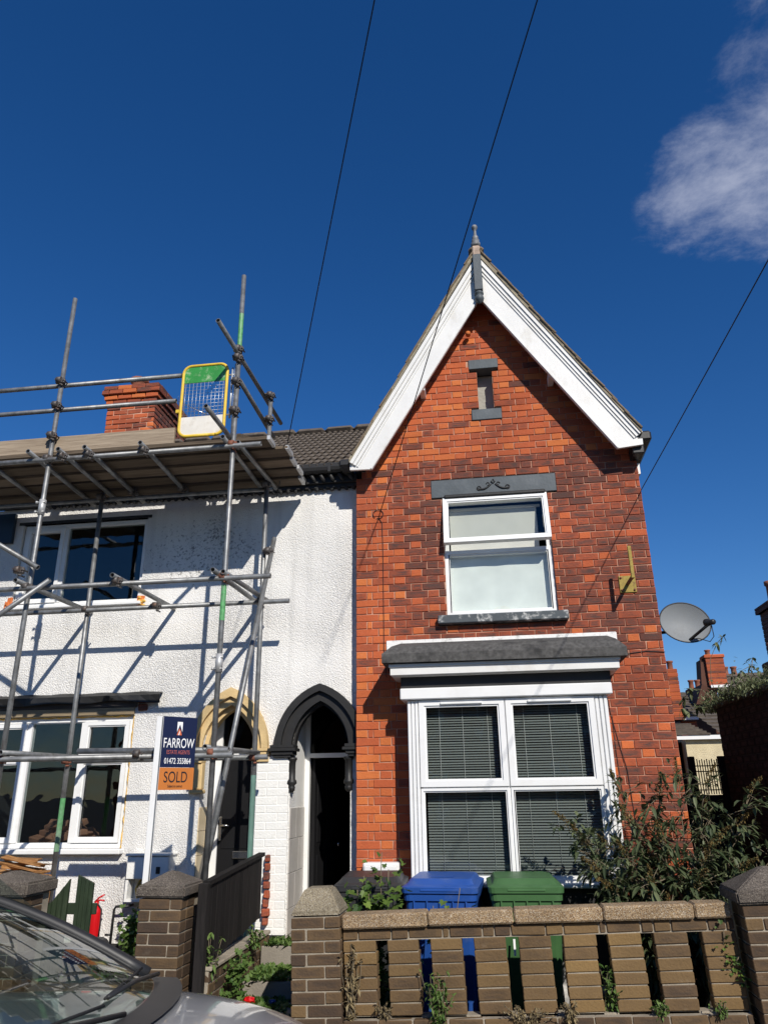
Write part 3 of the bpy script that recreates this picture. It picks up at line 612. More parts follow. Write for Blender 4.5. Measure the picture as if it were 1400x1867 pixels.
for bi, (xa, xb) in enumerate(((-.62, .075), (.145, .895))):
    bl = thing('venetian_blind', 'grey venetian blind behind the bay window panes next to the %s' % ('arched doors' if bi == 0 else 'bush'), 'blind', ((xa+xb)/2, BY+.11, 2.40))
    w2 = (xb-xa)/2; sb = MB(); sb.idx([(-w2, -.011, -.007), (w2, -.011, -.007), (w2, .0, .001), (-w2, .0, .001), (w2, .011, .007), (-w2, .011, .007)], [(0, 1, 2, 3), (3, 2, 4, 5)])
    sme = sb.mesh('slat', M_slat)
    zz = -.03; 
    while zz > -1.46:
        s_ = link('slat', sme, bl); s_.location = (0, 0, zz+rnd.uniform(-.0012, .0012)); s_.rotation_euler = (R(10)+rnd.uniform(-.08, .08), rnd.uniform(-.0015, .0015), 0); zz -= .0225
    c_ = MB(); c_.cbox(-w2, w2, -.014, .014, -.02, .012, .003); c_.build('head_rail', M_slat, bl)
    for t in (-.62, .0, .66):
        c_ = MB(); c_.tube((w2*t, -.013, 0), (w2*t, -.013, -1.46), .0016, 5); c_.build('cord', M_cord, bl)

# --- roof over the gable
rf = MB()
for s_, k in ((-1, 1.755), (1, 1.62)):
    ex = 1.46 if s_ < 0 else 1.52
    P = [(RIDGE_X, RIDGE_Z-.085), (RIDGE_X+s_*ex, RIDGE_Z-.085-ex*k), (RIDGE_X+s_*ex, RIDGE_Z-.035-ex*k), (RIDGE_X, RIDGE_Z-.035)]
    rf.prism(P, -.205, 7.4)
roof = hp('roof', rf, plain('dark_roof_boarding', (.05, .045, .04), .9))
tl_rest = MB()
def verge_tile(L, W, T=.018):
    b = MB(); b.cbox(-W, 0, 0, .165, 0, T, .004, jit=.003); return b
for s_, k in ((-1, 1.755), (1, 1.62)):
    ex = 1.47 if s_ < 0 else 1.53
    d = Vector((s_, 0, -k)).normalized(); nrm = Vector((k, 0, s_*1.0)).normalized()*s_
    if nrm.z < 0: nrm = -nrm
    L = ex*math.sqrt(1+k*k); gz = .205; n = int(L/gz)-1; row = []
    me_t = []
    for v in range(4):
        b = MB()
        x0_, x1_ = 0, gz+.05
        b.cbox(x0_, x1_, 0, .165, 0, .017, .004, jit=.004); me_t.append(b.mesh('tile', M_tile2))
    for r in range(n+1):
        base = Vector((RIDGE_X, 0, RIDGE_Z-.03)) + d*(r*gz)
        yax = Vector((0, 1, 0)); xax = (d - nrm*.07).normalized() if False else (d + nrm*.055).normalized(); zax = xax.cross(yax) if s_ < 0 else yax.cross(xax)*-1
        zax = nrm - xax*nrm.dot(xax); zax.normalize()
        for c_ in range(45):
            M = Matrix(((xax.x, yax.x, zax.x, base.x), (0, 1, 0, -.295+c_*.168), (xax.z, 0, zax.z, base.z), (0, 0, 0, 1)))
            if c_ == 0:
                o = link('tile', me_t[rnd.randrange(4)], roof); o.matrix_local = M @ Matrix.Translation((rnd.uniform(-.012, .012), rnd.uniform(-.012, .008), rnd.uniform(0, .006)))
            elif c_ < 30: tl_rest.box(0, gz+.05, 0, .165, 0, .017, 0, M)
tl_rest.build('tile_field', M_tile2, roof, 'stuff')
b = MB()
for i in range(16): b.cbox(RIDGE_X-.09, RIDGE_X+.09, -.29+i*.46, -.29+i*.46+.45, RIDGE_Z-.05, RIDGE_Z+.02, .03, jit=.006)
b.build('ridge_tiles', M_tile2, roof)
b = MB()
for s_, pts in ((-1, [(RIDGE_X-.02, RIDGE_Z-.04), (-1.345, 4.99)]), (1, [(RIDGE_X+.02, RIDGE_Z-.04), (1.70, 5.09)])):
    (xa, za), (xb, zb) = pts; b.prism([(xa, za), (xb, zb), (xb, zb-.05), (xa, za-.08)], -.285, -.2)
b.build('verge_mortar', plain('verge_mortar', (.28, .24, .17), .95, var=.3, scale=12, bump=.006, bscale=60), roof)
# bargeboards: face board with two stepped mouldings along the top
for s_, quad in ((-1, dict(o0=(.118, 7.44), o1=(-1.343, 4.95), e=(-1.343, 4.873), b1=(-1.104, 4.866), i0=(.098, 6.88))), (1, dict(o0=(.188, 7.45), o1=(1.708, 5.06), e=(1.703, 4.932), b1=(1.444, 4.908), i0=(.196, 6.89)))):
    pl = [(RIDGE_X+s_*.01, quad['o0'][1]+.02), quad['o1'], quad['e'], quad['b1'], (RIDGE_X+s_*.01, quad['i0'][1])]
    b = MB(); b.prism(pl, -.238, -.205); bb = hp('bargeboard', b, M_woodwhite)
    o0 = Vector((RIDGE_X+s_*.01, 0, quad['o0'][1]+.02)); o1 = Vector((quad['o1'][0], 0, quad['o1'][1])); dr = (o1-o0); nr = Vector((dr.z, 0, -dr.x)).normalized()
    if nr.z > 0: nr = -nr
    for (a, w, y) in ((.0, .040, -.275), (.042, .035, -.260), (.084, .020, -.249)):
        m_ = MB(); p = [o0+nr*a, o1+nr*a, o1+nr*(a+w), o0+nr*(a+w)]; m_.prism([(q.x, q.z) for q in p], y, -.2385); m_.build('moulding', M_woodwhite, bb)
    i0 = Vector((RIDGE_X+s_*.01, 0, quad['i0'][1])); i1 = Vector((quad['b1'][0], 0, quad['b1'][1]))
    m_ = MB(); p = [i0-nr*.004, i1-nr*.004, i1-nr*.020, i0-nr*.020]; m_.prism([(q.x, q.z) for q in p], -.246, -.2385); m_.build('bead', M_woodwhite, bb)
    # purlin ends under the verge
    t = .55; q = i0.lerp(i1, t); m_ = MB(); m_.cbox(q.x-.03, q.x+.03, -.2, .01, q.z+.02, q.z+.12, .004); hp('purlin_end', m_, M_woodwhite)
# finial post with drop ball and turned spike
b = MB(); b.cbox(.105, .200, -.325, -.20, 6.965, 7.46, .006); b = hp('finial_post', b, M_slate)
m_ = MB(); m_.lathe([(.035, 0), (.052, -.008), (.052, -.03), (.03, -.04), (.045, -.055), (.055, -.085), (.045, -.12), (.02, -.135), (.018, -.15)], (.1525, -.265, 6.965), 14); m_.build('drop_ball', M_slate, b)
m_ = MB(); m_.cbox(.108, .196, -.31, -.222, 7.46, 7.60, .012); m_.build('post_cap', plain('bare_wood_post', (.48, .36, .28), .9, var=.35, scale=18, bump=.004, bscale=50), b)
m_ = MB(); m_.lathe([(.035, .0), (.055, .01), (.055, .05), (.042, .06), (.045, .10), (.030, .12), (.038, .14), (.020, .17), (.016, .24), (.024, .255), (.034, .275), (.036, .295), (.025, .315), (.008, .325)], (.152, -.266, 7.60), 14); m_.build('spike', plain('weathered_lead_paint', (.16, .165, .17), .55, var=.5, scale=25, dirt=(.5, .5, .49), dirt_amt=.5, dscale=20), b)
# gutters at the feet of the slopes, soffit brackets
b = MB(); b.cbox(1.64, 1.80, -.24, 7.3, 4.98, 5.09, .02); b.cbox(1.60, 1.72, -.19, .02, 4.86, 4.98, .01); hp('gutter', b, M_black)
b = MB(); b.cbox(-1.47, -1.345, -.22, 7.3, 4.93, 5.02, .02); hp('gutter', b, M_black)
b = MB(); b.box(XR+.002, XR+.03, .03, .2, 4.72, 4.84); hp('eaves_bracket', b, M_woodwhite)
# pipe stub and telephone cable clipped to the wall
b = MB(); b.lathe([(.02, 0), (.028, .01), (.028, .06), (.02, .07)], (0, 0, 0), 10, Matrix.Translation((.0, -.04, 6.55)) @ Matrix.Rotation(R(90), 4, 'X')); hp('vent_pipe', b, M_red)
b = MB(); b.path([(-1.07, -.014, 4.385), (-1.035, -.014, 4.33), (-1.03, -.012, 4.1), (-1.03, -.012, 3.4), (-1.032, -.012, 2.97), (-1.01, -.012, 2.7)], .0035, 5)
b.path([(-1.075+.055*math.cos(a), -.016, 4.43+.05*math.sin(a)) for a in [-1.9+i*.42 for i in range(15)]], .004, 5); hp('telephone_cable', b, M_cable)
b = MB(); b.path([(1.07, -.012, 2.62), (1.10, -.012, 2.3), (1.15, -.012, 2.0), (1.19, -.012, 1.8), (1.21, -.012, 1.3), (1.23, -.012, .6)], .0035, 5)
b.path([(1.11, -.012, 2.25), (1.11, -.012, 1.95), (1.13, -.012, 1.5), (1.12, -.012, 1.35), (1.3, -.012, 1.33), (1.62, -.012, 1.335)], .003, 5)
b.path([(1.24, -.012, 2.83), (1.35, -.014, 2.85), (1.50, -.012, 2.865), (1.67, -.012, 2.85)], .004, 5); hp('telephone_cable', b, M_cable)

# ------------------------------------------------------------------ old sign bracket, dish, gas meter box
b = thing('wall_bracket', 'rusty yellow iron bracket with an upright rod fixed to the brick wall', 'bracket', (1.41, 0, 3.53))
m_ = MB(); m_.cbox(-.08, .08, -.018, -.004, -.085, .085, .003); m_.build('plate', M_yellowrust, b)
m_ = MB()
for sx, sz in ((-.06, .065), (.06, -.06), (-.06, -.06), (.06, .065)): m_.lathe([(.012, 0), (.012, .008), (.006, .012)], (0, 0, 0), 6, Matrix.Translation((sx, -.018, sz)) @ Matrix.Rotation(R(90), 4, 'X'))
m_.build('bolts', M_rust, b)
m_ = MB(); m_.box(-.012, .012, -.30, -.018, -.012, .012); m_.build('arm', M_rust, b)
m_ = MB(); m_.cbox(-.016, .016, -.325, -.295, -.02, .30, .004); m_.build('rod', M_yellowrust, b)

d = thing('satellite_dish', 'grey satellite dish fixed to the flank of the brick house', 'satellite dish', (1.90, .06, 3.125))
m_ = MB(); m_.path([(-.23, .28, -.03), (-.12, .22, -.03), (-.02, .07, -.02)], .016, 8); m_.cbox(-.235, -.215, .2, .36, -.12, .08, .004); m_.build('wall_mount', M_plastic, d)
fdir = Vector((.02, -.90, .10)).normalized(); Mq = fdir.to_track_quat('Z', 'Y').to_matrix().to_4x4() @ Matrix.Rotation(R(-14), 4, 'Z')
m_ = MB(); rings = 8; n = 36; vv = [(0, 0, 0)]
for r in range(1, rings+1):
    q = r/rings
    for i in range(n):
        t = 2*math.pi*i/n; vv.append((.235*q*math.cos(t), .195*q*math.sin(t), .055*q*q))
ff = [(0, 1+i, 1+(i+1) % n) for i in range(n)] + [(1+(r-1)*n+i, 1+r*n+i, 1+r*n+(i+1) % n, 1+(r-1)*n+(i+1) % n) for r in range(1, rings) for i in range(n)]
m_.idx(vv, ff, 0, True, Mq); m_.idx([(x, y, z-.012) for x, y, z in vv], [f[::-1] for f in ff], 0, True, Mq)
rim = [Mq @ Vector((.236*math.cos(2*math.pi*i/n), .196*math.sin(2*math.pi*i/n), .05)) for i in range(n+1)]
dd = m_.build('reflector', M_dish, d)
m_ = MB(); m_.path(rim, .007, 6); m_.build('rim', M_plastic, d)
a0 = Vector((.02, -.06, -.165)); a1 = Vector((.17, -.29, -.05))
m_ = MB(); m_.tube(a0, a1, .014, 8); m_.build('feed_arm', M_plastic, d)
m_ = MB(); m_.lathe([(.02, -.04), (.026, -.03), (.026, .03), (.036, .04), (.036, .065), (.02, .075)], (0, 0, 0), 12, Matrix.Translation(a1) @ (Vector((-.45, .8, .1))).to_track_quat('Z', 'Y').to_matrix().to_4x4()); m_.build('receiver', M_plastic, d)
m_ = MB(); m_.path([a1+Vector((0, 0, -.03)), a1+Vector((.01, .02, -.13)), a1+Vector((-.02, .06, -.17)), a1+Vector((-.10, .14, -.12)), a0], .004, 5); m_.build('lead', M_cable, d)

b = thing('gas_meter_box', 'white plastic meter box on the brick wall behind the charcoal bin', 'meter box', (-1.07, 0, .70))
m_ = MB(); m_.cbox(-.165, .165, -.13, -.004, 0, .34, .012); m_.build('case', M_upvc, b)
m_ = MB(); m_.cbox(-.15, .15, -.142, -.131, .02, .32, .008); m_.build('door', M_upvc, b)

# ------------------------------------------------------------------ white rendered house
WY = .14
white = thing('white_house', 'white roughcast terraced house with two pointed arched doorways', 'house', (-3.4, WY, 0)); woff = Vector(white.location)
def wp(name, mb, mat, kind=None, **k): return under(mb.build(name, mat, None, kind, **k), white)
def arch_z(x, c, w, zs, za):
    h = za-zs; Rr = (w*w+h*h)/(2*w); dx = abs(x-c)
    if dx >= w: return zs
    return zs + math.sqrt(max(0, Rr*Rr - (dx-w+Rr)**2))
AC, AW = -2.635, .285     # cream arch opening
AB, BW = -1.70, .300      # black arch opening
ZS = 2.06; CA_, BA_ = 2.50, 2.52
WX0, WX1 = -8.0, XL-.002
def wall_cols(mb, xs, openings, z0, z1, y0, y1):
    """wall slab cut by openings given as (xa, xb, lo(x), hi(x))"""
    xs = sorted(set(round(x, 5) for x in xs))
    for xa, xb in zip(xs[:-1], xs[1:]):
        mid = (xa+xb)/2; cur = [(z0, z0)]
        for (p, q, lo, hi) in sorted([o for o in openings if o[0] < mid < o[1]], key=lambda o: o[2](mid)):
            e = 1e-5
            l = (lo(xa+e), lo(xb-e)); h = (hi(xa+e), hi(xb-e)); s = cur[-1]
            mb.idx([(xa, y0, s[0]), (xb, y0, s[1]), (xb, y0, l[1]), (xa, y0, l[0]), (xa, y1, s[0]), (xb, y1, s[1]), (xb, y1, l[1]), (xa, y1, l[0])], [(0, 1, 2, 3), (5, 4, 7, 6), (3, 2, 6, 7)])
            mb.idx([(xa, y0, h[0]), (xb, y0, h[1]), (xb, y1, h[1]), (xa, y1, h[0])], [(0, 3, 2, 1)])
            cur.append(h)
        s = cur[-1]
        mb.idx([(xa, y0, s[0]), (xb, y0, s[1]), (xb, y0, z1), (xa, y0, z1), (xa, y1, s[0]), (xb, y1, s[1]), (xb, y1, z1), (xa, y1, z1)], [(0, 1, 2, 3), (5, 4, 7, 6), (2, 6, 7, 3)])
    for (p, q, lo, hi) in openings:
        for x in (p, q):
            e = 1e-5 if x == p else -1e-5; a, c = lo(x+e), hi(x+e); mb.idx([(x, y0, a), (x, y1, a), (x, y1, c), (x, y0, c)], [(0, 1, 2, 3)])
UW = (-5.30, -3.765, 3.60, 4.62); LW = (-5.60, -3.685, 1.09, 2.42)
ops = [(UW[0], UW[1], lambda x: UW[2], lambda x: UW[3]), (LW[0], LW[1], lambda x: LW[2], lambda x: LW[3]),
       (AC-AW, AC+AW, lambda x: 0.30, lambda x: arch_z(x, AC, AW, ZS, CA_)), (AB-BW, AB+BW, lambda x: .30, lambda x: arch_z(x, AB, BW, ZS, BA_))]
xs = [WX0, WX1, UW[0], UW[1], LW[0], LW[1]] + [AC-AW+2*AW*i/24 for i in range(25)] + [AB-BW+2*BW*i/24 for i in range(25)]
b = MB(); wall_cols(b, xs, ops, -.05, 4.82, WY, WY+.20); wwall = wp('wall', b, M_render)
b = MB(); b.box(WX0, WX1, 5.0, 5.2, 0, 4.95); b.box(WX0-.2, WX0-.002, WY+.02, 5.2, 0, 4.95); wp('rear_wall', b, M_render)
b = MB(); b.box(-3.66, -2.93, WY-.006, WY-.001, .25, 1.0) if False else b.box(WX0, -3.02, WY-.012, WY-.002, .25, .33); wp('plinth', b, M_blackmatt)
# painted brick pier between the doors
pr = MB(); pr.box(-2.335, -2.01, WY-.03, WY-.004, .30, 1.985); pier = wp('painted_pier', pr, M_mortar_w)
for r in range(22):
    za = .324+r*.0755; x = -2.335; lay = [(-2.333, .215), (-2.108, .098)] if r % 2 == 0 else [(-2.333, .10), (-2.223, .213)]
    for (bx, bw) in lay:
        o = link('brick', brick_mesh(bw, .0685, M_whitebrick, .0022), pier); o.location = (bx, WY-.030, za+.004)
b = MB(); b.box(-2.30, -2.002, WY-.045, WY-.0005, .0, .42) ; wp('black_plinth_block', b, M_blackmatt)
for r in range(8):
    m_ = MB(); m_.cbox(-2.205+rnd.uniform(-.008, .008), -2.150+rnd.uniform(-.012, .006), WY-.10, WY-.036, .50+r*.076, .564+r*.076, .008, jit=.006); o = under(m_.build('brick', M_red, None), white); o['tone'] = rnd.uniform(.35, .6)

# pointed hood moulds
def arch_pts(c, w, zs, za, n=14, up=True):
    return [(c-w+w*(1-math.cos(math.pi/2*i/n)) if False else c-w+w*i/n, arch_z(c-w+w*i/n, c, w, zs, za)) for i in range(n+1)] + [(c+w*i/n, arch_z(c+w*i/n, c, w, zs, za)) for i in range(1, n+1)]
def arch_curve(c, w, zs, za, n=12):
    """points evenly along the pointed arch, left spring to right spring"""
    h = za-zs; Rr = (w*w+h*h)/(2*w); a1 = math.atan2(h, Rr-w); L = []
    for i in range(n+1):
        a = a1*i/n; L.append((c-w+Rr-Rr*math.cos(a), zs+Rr*math.sin(a)))
    return L + [(2*c-x, z) for x, z in reversed(L[:-1])]
def arch_band(mb, c, w0, za0, w1, za1, zs, y0, y1, drop=0.0):
    """moulding between an inner and an outer pointed arch"""
    I = arch_curve(c, w0, zs, za0); O = arch_curve(c, w1, zs, za1)
    if drop: I = [(I[0][0], zs-drop)]+I+[(I[-1][0], zs-drop)]; O = [(O[0][0], zs-drop)]+O+[(O[-1][0], zs-drop)]
    n = len(I)
    v = [(x, y0, z) for x, z in I]+[(x, y0, z) for x, z in O]+[(x, y1, z) for x, z in I]+[(x, y1, z) for x, z in O]
    mb.idx(v, [f for i in range(n-1) for f in ((i, i+1, n+i+1, n+i), (2*n+i, 3*n+i, 3*n+i+1, 2*n+i+1), (i, 2*n+i, 2*n+i+1, i+1), (n+i, n+i+1, 3*n+i+1, 3*n+i))] + [(0, n, 3*n, 2*n), (n-1, 3*n-1, 4*n-1, 2*n-1)])
# black arch
b = MB(); arch_band(b, AB, BW-.01, BA_-.015, BW+.10, 2.615, ZS, WY-.045, WY+.02); ba = wp('black_arch', b, M_black)
m_ = MB(); arch_band(m_, AB, BW+.085, 2.60, BW+.155, 2.672, ZS, WY-.09, WY-.002); m_.build('hood_mould', M_black, ba)
m_ = MB(); arch_band(m_, AB, BW-.03, BA_-.045, BW-.0105, BA_-.016, ZS, WY+.03, WY+.12); m_.build('inner_order', M_black, ba)
for s_ in (-1, 1):
    cx = AB+s_*(BW+.075)
    m_ = MB()
    for (zz0, zz1, ex) in ((2.055, 2.085, .02), (2.025, 2.055, .04), (1.99, 2.025, .01), (1.965, 1.99, -.012)): m_.cbox(cx-.10-ex, cx+.10+ex if s_ < 0 else min(cx+.10+ex, XL-.004), WY-.075-ex*.7, WY+.10, zz0, zz1, .004)
    m_.build('impost', M_black, ba)
    cx2 = AB+s_*(BW-.015)
    m_ = MB(); m_.lathe([(.05, 0), (.05, -.02), (.036, -.03), (.036, -.20), (.048, -.215), (.052, -.24), (.03, -.26), (.038, -.275), (.034, -.305), (.012, -.325)], (cx2, WY+.0, 1.965), 12); m_.build('colonnette', M_black, ba)
# cream arch
b = MB(); arch_band(b, AC, AW-.0, CA_-.01, AW+.075, 2.59, ZS, WY-.03, WY+.02, .0); ca = wp('cream_arch', b, M_stone)
m_ = MB(); arch_band(m_, AC, AW+.06, 2.575, AW+.125, 2.665, ZS, WY-.07, WY-.002); m_.build('hood_mould', M_stone, ca)
m_ = MB(); arch_band(m_, AC, AW-.045, CA_-.055, AW-.001, CA_-.012, ZS, WY+.03, WY+.13); m_.build('inner_order', M_stone, ca)
for s_ in (-1, 1):
    cx = AC+s_*(AW+.06); m_ = MB()
    for (zz0, zz1, ex) in ((2.03, 2.058, .02), (1.995, 2.03, .0), (1.93, 1.995, -.01)): m_.cbox(cx-.085-ex, cx+.085+ex, WY-.06-ex*.7, WY+.08, zz0, zz1, .004)
    m_.build('impost', M_stone, ca)
m_ = MB(); m_.cbox(AC-AW-.10, AC-AW+.02, WY-.03, WY+.06, 1.68, 1.93, .01, jit=.004); m_.cbox(AC-AW-.10, AC-AW+.04, WY-.055, WY+.05, 1.64, 1.68, .008, jit=.005); m_.build('corbel', M_stone, ca)
# porch behind the black arch: tiled reveal, white frame, door standing ajar, dark hall
b = MB(); b.box(AB-BW-.03, AB-BW-.0005, WY+.202, .80, .38, 2.52); pw = wp('porch_reveal', b, M_smooth)
b = MB(); b.box(AB-BW-.02, AB-BW+.0, WY+.002, WY+.2, .40, ZS) ; 
for r, (za, zb) in enumerate(((.41, .62), (.625, .92), (.925, 1.22), (1.225, 1.50))):
    for (ya, yb) in (((WY+.01, WY+.24), (WY+.245, WY+.58)) if r % 2 else ((WY+.01, WY+.36), (WY+.365, WY+.58))):
        m_ = MB(); m_.cbox(AB-BW-.002, AB-BW+.010, ya, yb, za, zb, .002); m_.build('tile', M_tile_w, pw)
b = MB(); b.box(AB-BW+.0, AB-BW+.05, .735, .80, .40, 2.44); b.box(AB+BW-.05, AB+BW, .735, .80, .40, 2.44); b.box(AB-BW+.05, AB+BW-.05, .737, .80, 1.985, 2.03); dfm = wp('door_frame', b, M_upvc)
b = MB(); b.box(AB-BW+.05, AB+BW-.05, .765, .775, 2.03, 2.48); b.build('fanlight', M_fan, dfm)
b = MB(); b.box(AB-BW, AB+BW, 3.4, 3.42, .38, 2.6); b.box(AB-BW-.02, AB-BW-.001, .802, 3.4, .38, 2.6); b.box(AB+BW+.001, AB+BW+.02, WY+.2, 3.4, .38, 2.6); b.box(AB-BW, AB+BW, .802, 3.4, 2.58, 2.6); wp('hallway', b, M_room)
b = MB(); b.box(AB-BW, AB+BW, WY-.02, 3.4, .30, .405); wp('hall_floor', b, M_concrete)
dr = MB(); dr.cbox(0, .045, 0, .52, 0, 1.57, .004); dr = wp('open_door', dr, M_door); dr.location = (AB-BW+.055-0, .80, .41); dr.matrix_parent_inverse = Matrix.Translation(-woff); dr.rotation_euler = (0, 0, R(-14))
for (ya, yb, za, zb) in ((.06, .24, .12, .62), (.28, .46, .12, .62), (.06, .24, .74, 1.47), (.28, .46, .74, 1.47)):
    m_ = MB(); m_.cbox(.044, .052, ya, yb, za, zb, .004); m_.build('door_panel', M_door, dr)
m_ = MB(); m_.lathe([(.012, 0), (.012, .03), (.024, .04), (.026, .06), (.012, .07)], (0, 0, 0), 10, Matrix.Translation((.05, .475, .70)) @ Matrix.Rotation(R(90), 4, 'Y')); m_.build('knob', M_chrome, dr)
# porch behind the cream arch
b = MB(); b.box(AC-AW-.03, AC-AW-.0005, WY+.202, .52, .3, 2.5); b.box(AC+AW+.0005, AC+AW+.03, WY+.202, .52, .3, 2.5); pw = wp('porch_reveal', b, M_smooth)
for r in range(5):
    za = .42+r*.22
    for (ya, yb) in ((WY+.01, WY+.19), (WY+.195, .50)):
        m_ = MB(); m_.cbox(AC-AW-.002, AC-AW+.009, ya, yb, za, za+.215, .002); m_.build('tile', M_tile_c, pw)
b = MB(); b.box(AC-AW, AC-AW+.10, .44, .50, .40, 2.46); b.box(AC+AW-.035, AC+AW, .44, .50, .40, 2.46); b.box(AC-AW+.10, AC+AW-.035, .442, .50, 1.99, 2.03); dfm = wp('door_frame', b, M_upvc)
b = MB(); b.box(AC-AW+.1, AC+AW-.035, .465, .475, 2.03, 2.46); b.build('fanlight', M_fan, dfm)
b = MB(); b.cbox(AC-AW+.10, AC+AW-.036, .455, .50, .41, 1.988, .004); dr = wp('front_door', b, M_door)
for (xa, xb, za, zb) in ((.14, .30, .50, .92), (.33, .49, .50, .92), (.14, .30, 1.12, 1.85), (.33, .49, 1.12, 1.85)):
    m_ = MB(); m_.cbox(AC-AW+xa, AC-AW+xb, .449, .456, za, zb, .004); m_.build('door_panel', M_door, dr)
m_ = MB(); m_.cbox(AC-AW+.112, AC-AW+.14, .440, .456, 1.20, 1.42, .004); m_.tube((AC-AW+.126, .42, 1.34), (AC-AW+.225, .42, 1.335), .009, 8); m_.tube((AC-AW+.126, .42, 1.34), (AC-AW+.126, .45, 1.34), .01, 8); m_.build('handle', M_chrome, dr)
m_ = MB(); m_.cbox(AC-.02, AC+.16, .438, .456, 1.03, 1.10, .006); m_.build('letter_plate', M_chrome, dr)
b = MB(); b.box(AC-AW, AC+AW, .9, .92, .3, 2.6); b.box(AC-AW, AC+AW, WY-.0, .9, .25, .408); wp('porch_floor', b, M_concrete)
# upper window of the white house
def glazed(root, name, outer, sashes, y, t=.05, tinted=M_glassdark, depth=.07):
    x0, x1, z0, z1 = outer; b = MB(); wframe(b, x0, x1, z0, z1, y, t, depth, .010)
    w = wp(name, b, M_upvc)
    for (xa, xb, za, zb, sash) in sashes:
        if sash:
            m_ = MB(); wframe(m_, xa, xb, za, zb, y-.016, .052, .05, .014); m_.build('sash_frame', M_upvc, w); k = .048
        else: k = 0
        m_ = MB(); m_.box(xa+k, xb-k, y+.03, y+.036, za+k, zb-k); m_.build('pane', tinted, w)
    return w
u = UW; uwn = glazed(white, 'window', (u[0]+.01, u[1]-.004, u[2]+.035, u[3]-.005), [(-5.245, -4.79, 3.68, 4.57, True), (-4.745, -3.82, 3.685, 4.565, False)], WY+.035)
m_ = MB(); m_.box(-4.795, -4.743, WY+.037, WY+.10, 3.684, 4.566); m_.build('mullion', M_upvc, uwn)
m_ = MB(); m_.cbox(-5.34, -3.74, WY-.05, WY+.03, 3.60, 3.635, .006); m_.build('sill', M_upvc, uwn)
m_ = MB(); m_.box(-5.36, -3.72, WY-.004, WY+.06, 4.62, 4.655); m_.build('head_gap', M_blackmatt, uwn)
m_ = MB(); m_.box(u[0], u[1], 1.4, 1.42, 3.2, 4.9); m_.box(u[0]-.02, u[0], WY+.21, 1.4, 3.2, 4.9); m_.box(u[1], u[1]+.02, WY+.21, 1.4, 3.2, 4.9); m_.box(u[0], u[1], WY+.21, 1.4, 3.2, 3.22); m_.box(u[0], u[1], WY+.21, 1.4, 4.88, 4.9); m_.build('room_beyond', M_room, uwn)
l = LW; lwn = glazed(white, 'window', (l[0]+.01, l[1]-.012, l[2]+.06, l[3]-.012), [(-5.50, -4.89, 1.20, 2.00, True), (-5.50, -4.89, 2.03, 2.36, True), (-4.835, -4.275, 1.20, 2.36, False), (-4.235, -3.74, 1.20, 1.985, True), (-4.235, -3.74, 2.01, 2.365, True)], WY+.03, tinted=M_glassdark)
m_ = MB(); m_.box(-4.892, -4.835, WY+.032, WY+.10, 1.20, 2.36); m_.box(-4.277, -4.233, WY+.032, WY+.10, 1.20, 2.36); m_.box(-4.233, -3.74, WY+.034, WY+.1, 1.98, 2.015); m_.box(-5.50, -4.892, WY+.034, WY+.1, 1.995, 2.035); m_.build('mullion', M_upvc, lwn)
m_ = MB(); m_.cbox(-5.62, -3.66, WY-.09, WY+.028, 1.10, 1.148, .008); m_.build('sill', M_upvc, lwn)
m_ = MB(); m_.box(l[0], l[1], 2.2, 2.22, .5, 2.8); m_.box(l[0]-.02, l[0], WY+.21, 2.2, .5, 2.8); m_.box(l[1], l[1]+.02, WY+.21, 2.2, .5, 2.8); m_.box(l[0], l[1], WY+.21, 2.2, .85, .87); m_.box(l[0], l[1], WY+.21, 2.2, 2.78, 2.8); m_.build('room_beyond', M_room, lwn)
foam = MB(); 
pts = [(l[1]-.006+rnd.uniform(-.006, .006), WY+.012+rnd.uniform(-.008, .004), 1.15+i*.045) for i in range(29)]; foam.path(pts, [.010+rnd.uniform(-.003, .005) for _ in pts], 6)
pts = [(l[0]+.02+i*.05, WY+.012+rnd.uniform(-.008, .004), l[3]-.004+rnd.uniform(-.005, .005)) for i in range(38)]; foam.path(pts, [.009+rnd.uniform(-.003, .004) for _ in pts], 6); foam.build('foam_bead', M_foam, lwn)
for (cx, cz) in ((-3.75, 3.63), (-5.335, 3.66)):
    m_ = MB()
    for i in range(9): 
        a = rnd.uniform(0, 6.28); rr = rnd.uniform(0, .05); m_.lathe([(.0, -.018), (.02, -.01), (.022, .006), (.008, .016)], (cx+rr*math.cos(a), WY-.002, cz+1.3*rr*math.sin(a)), 6)
    m_.build('exposed_foam', M_foam if cx > -4 else M_red, uwn)
m_ = MB(); m_.cbox(-3.79, -3.71, WY-.006, WY+.02, 3.56, 3.70, .006, jit=.012); m_.build('broken_brick', M_red, uwn)
m_ = MB(); m_.cbox(-5.39, -5.29, WY-.006, WY+.02, 3.58, 3.76, .006, jit=.012); m_.build('broken_brick', M_red, uwn)
# stripped lintel over the lower window: torn felt, dark beam, timber packer, exposed bricks
n = 40; A_ = []; B_ = []; C_ = []
for i in range(n+1):
    x = -8.0 + (-3.39+8.0)*i/n; wv = .012*math.sin(i*.9)+.02*math.exp(-((x+4.0)/.2)**2)*1.2
    A_.append((x, WY-.012, 2.655+.006*math.sin(i*1.7))); B_.append((x, WY-.085-.01*math.sin(i*1.3), 2.615)); C_.append((x, WY-.08+.012*math.sin(i*.8), 2.54+wv))
m_ = MB(); m_.strip(A_, B_); m_.strip(B_, C_); m_.build('torn_felt', M_black, lwn); 
m_ = MB(); m_.cbox(-8, -3.66, WY-.035, WY-.003, 2.50, 2.60, .004); m_.build('dark_beam', plain('bitumen_beam', (.06, .05, .045), .9, var=.3), lwn)
m_ = MB(); m_.cbox(-8, -3.685, WY-.028, WY-.002, 2.425, 2.498, .004); m_.build('timber_packer', M_timber, lwn)
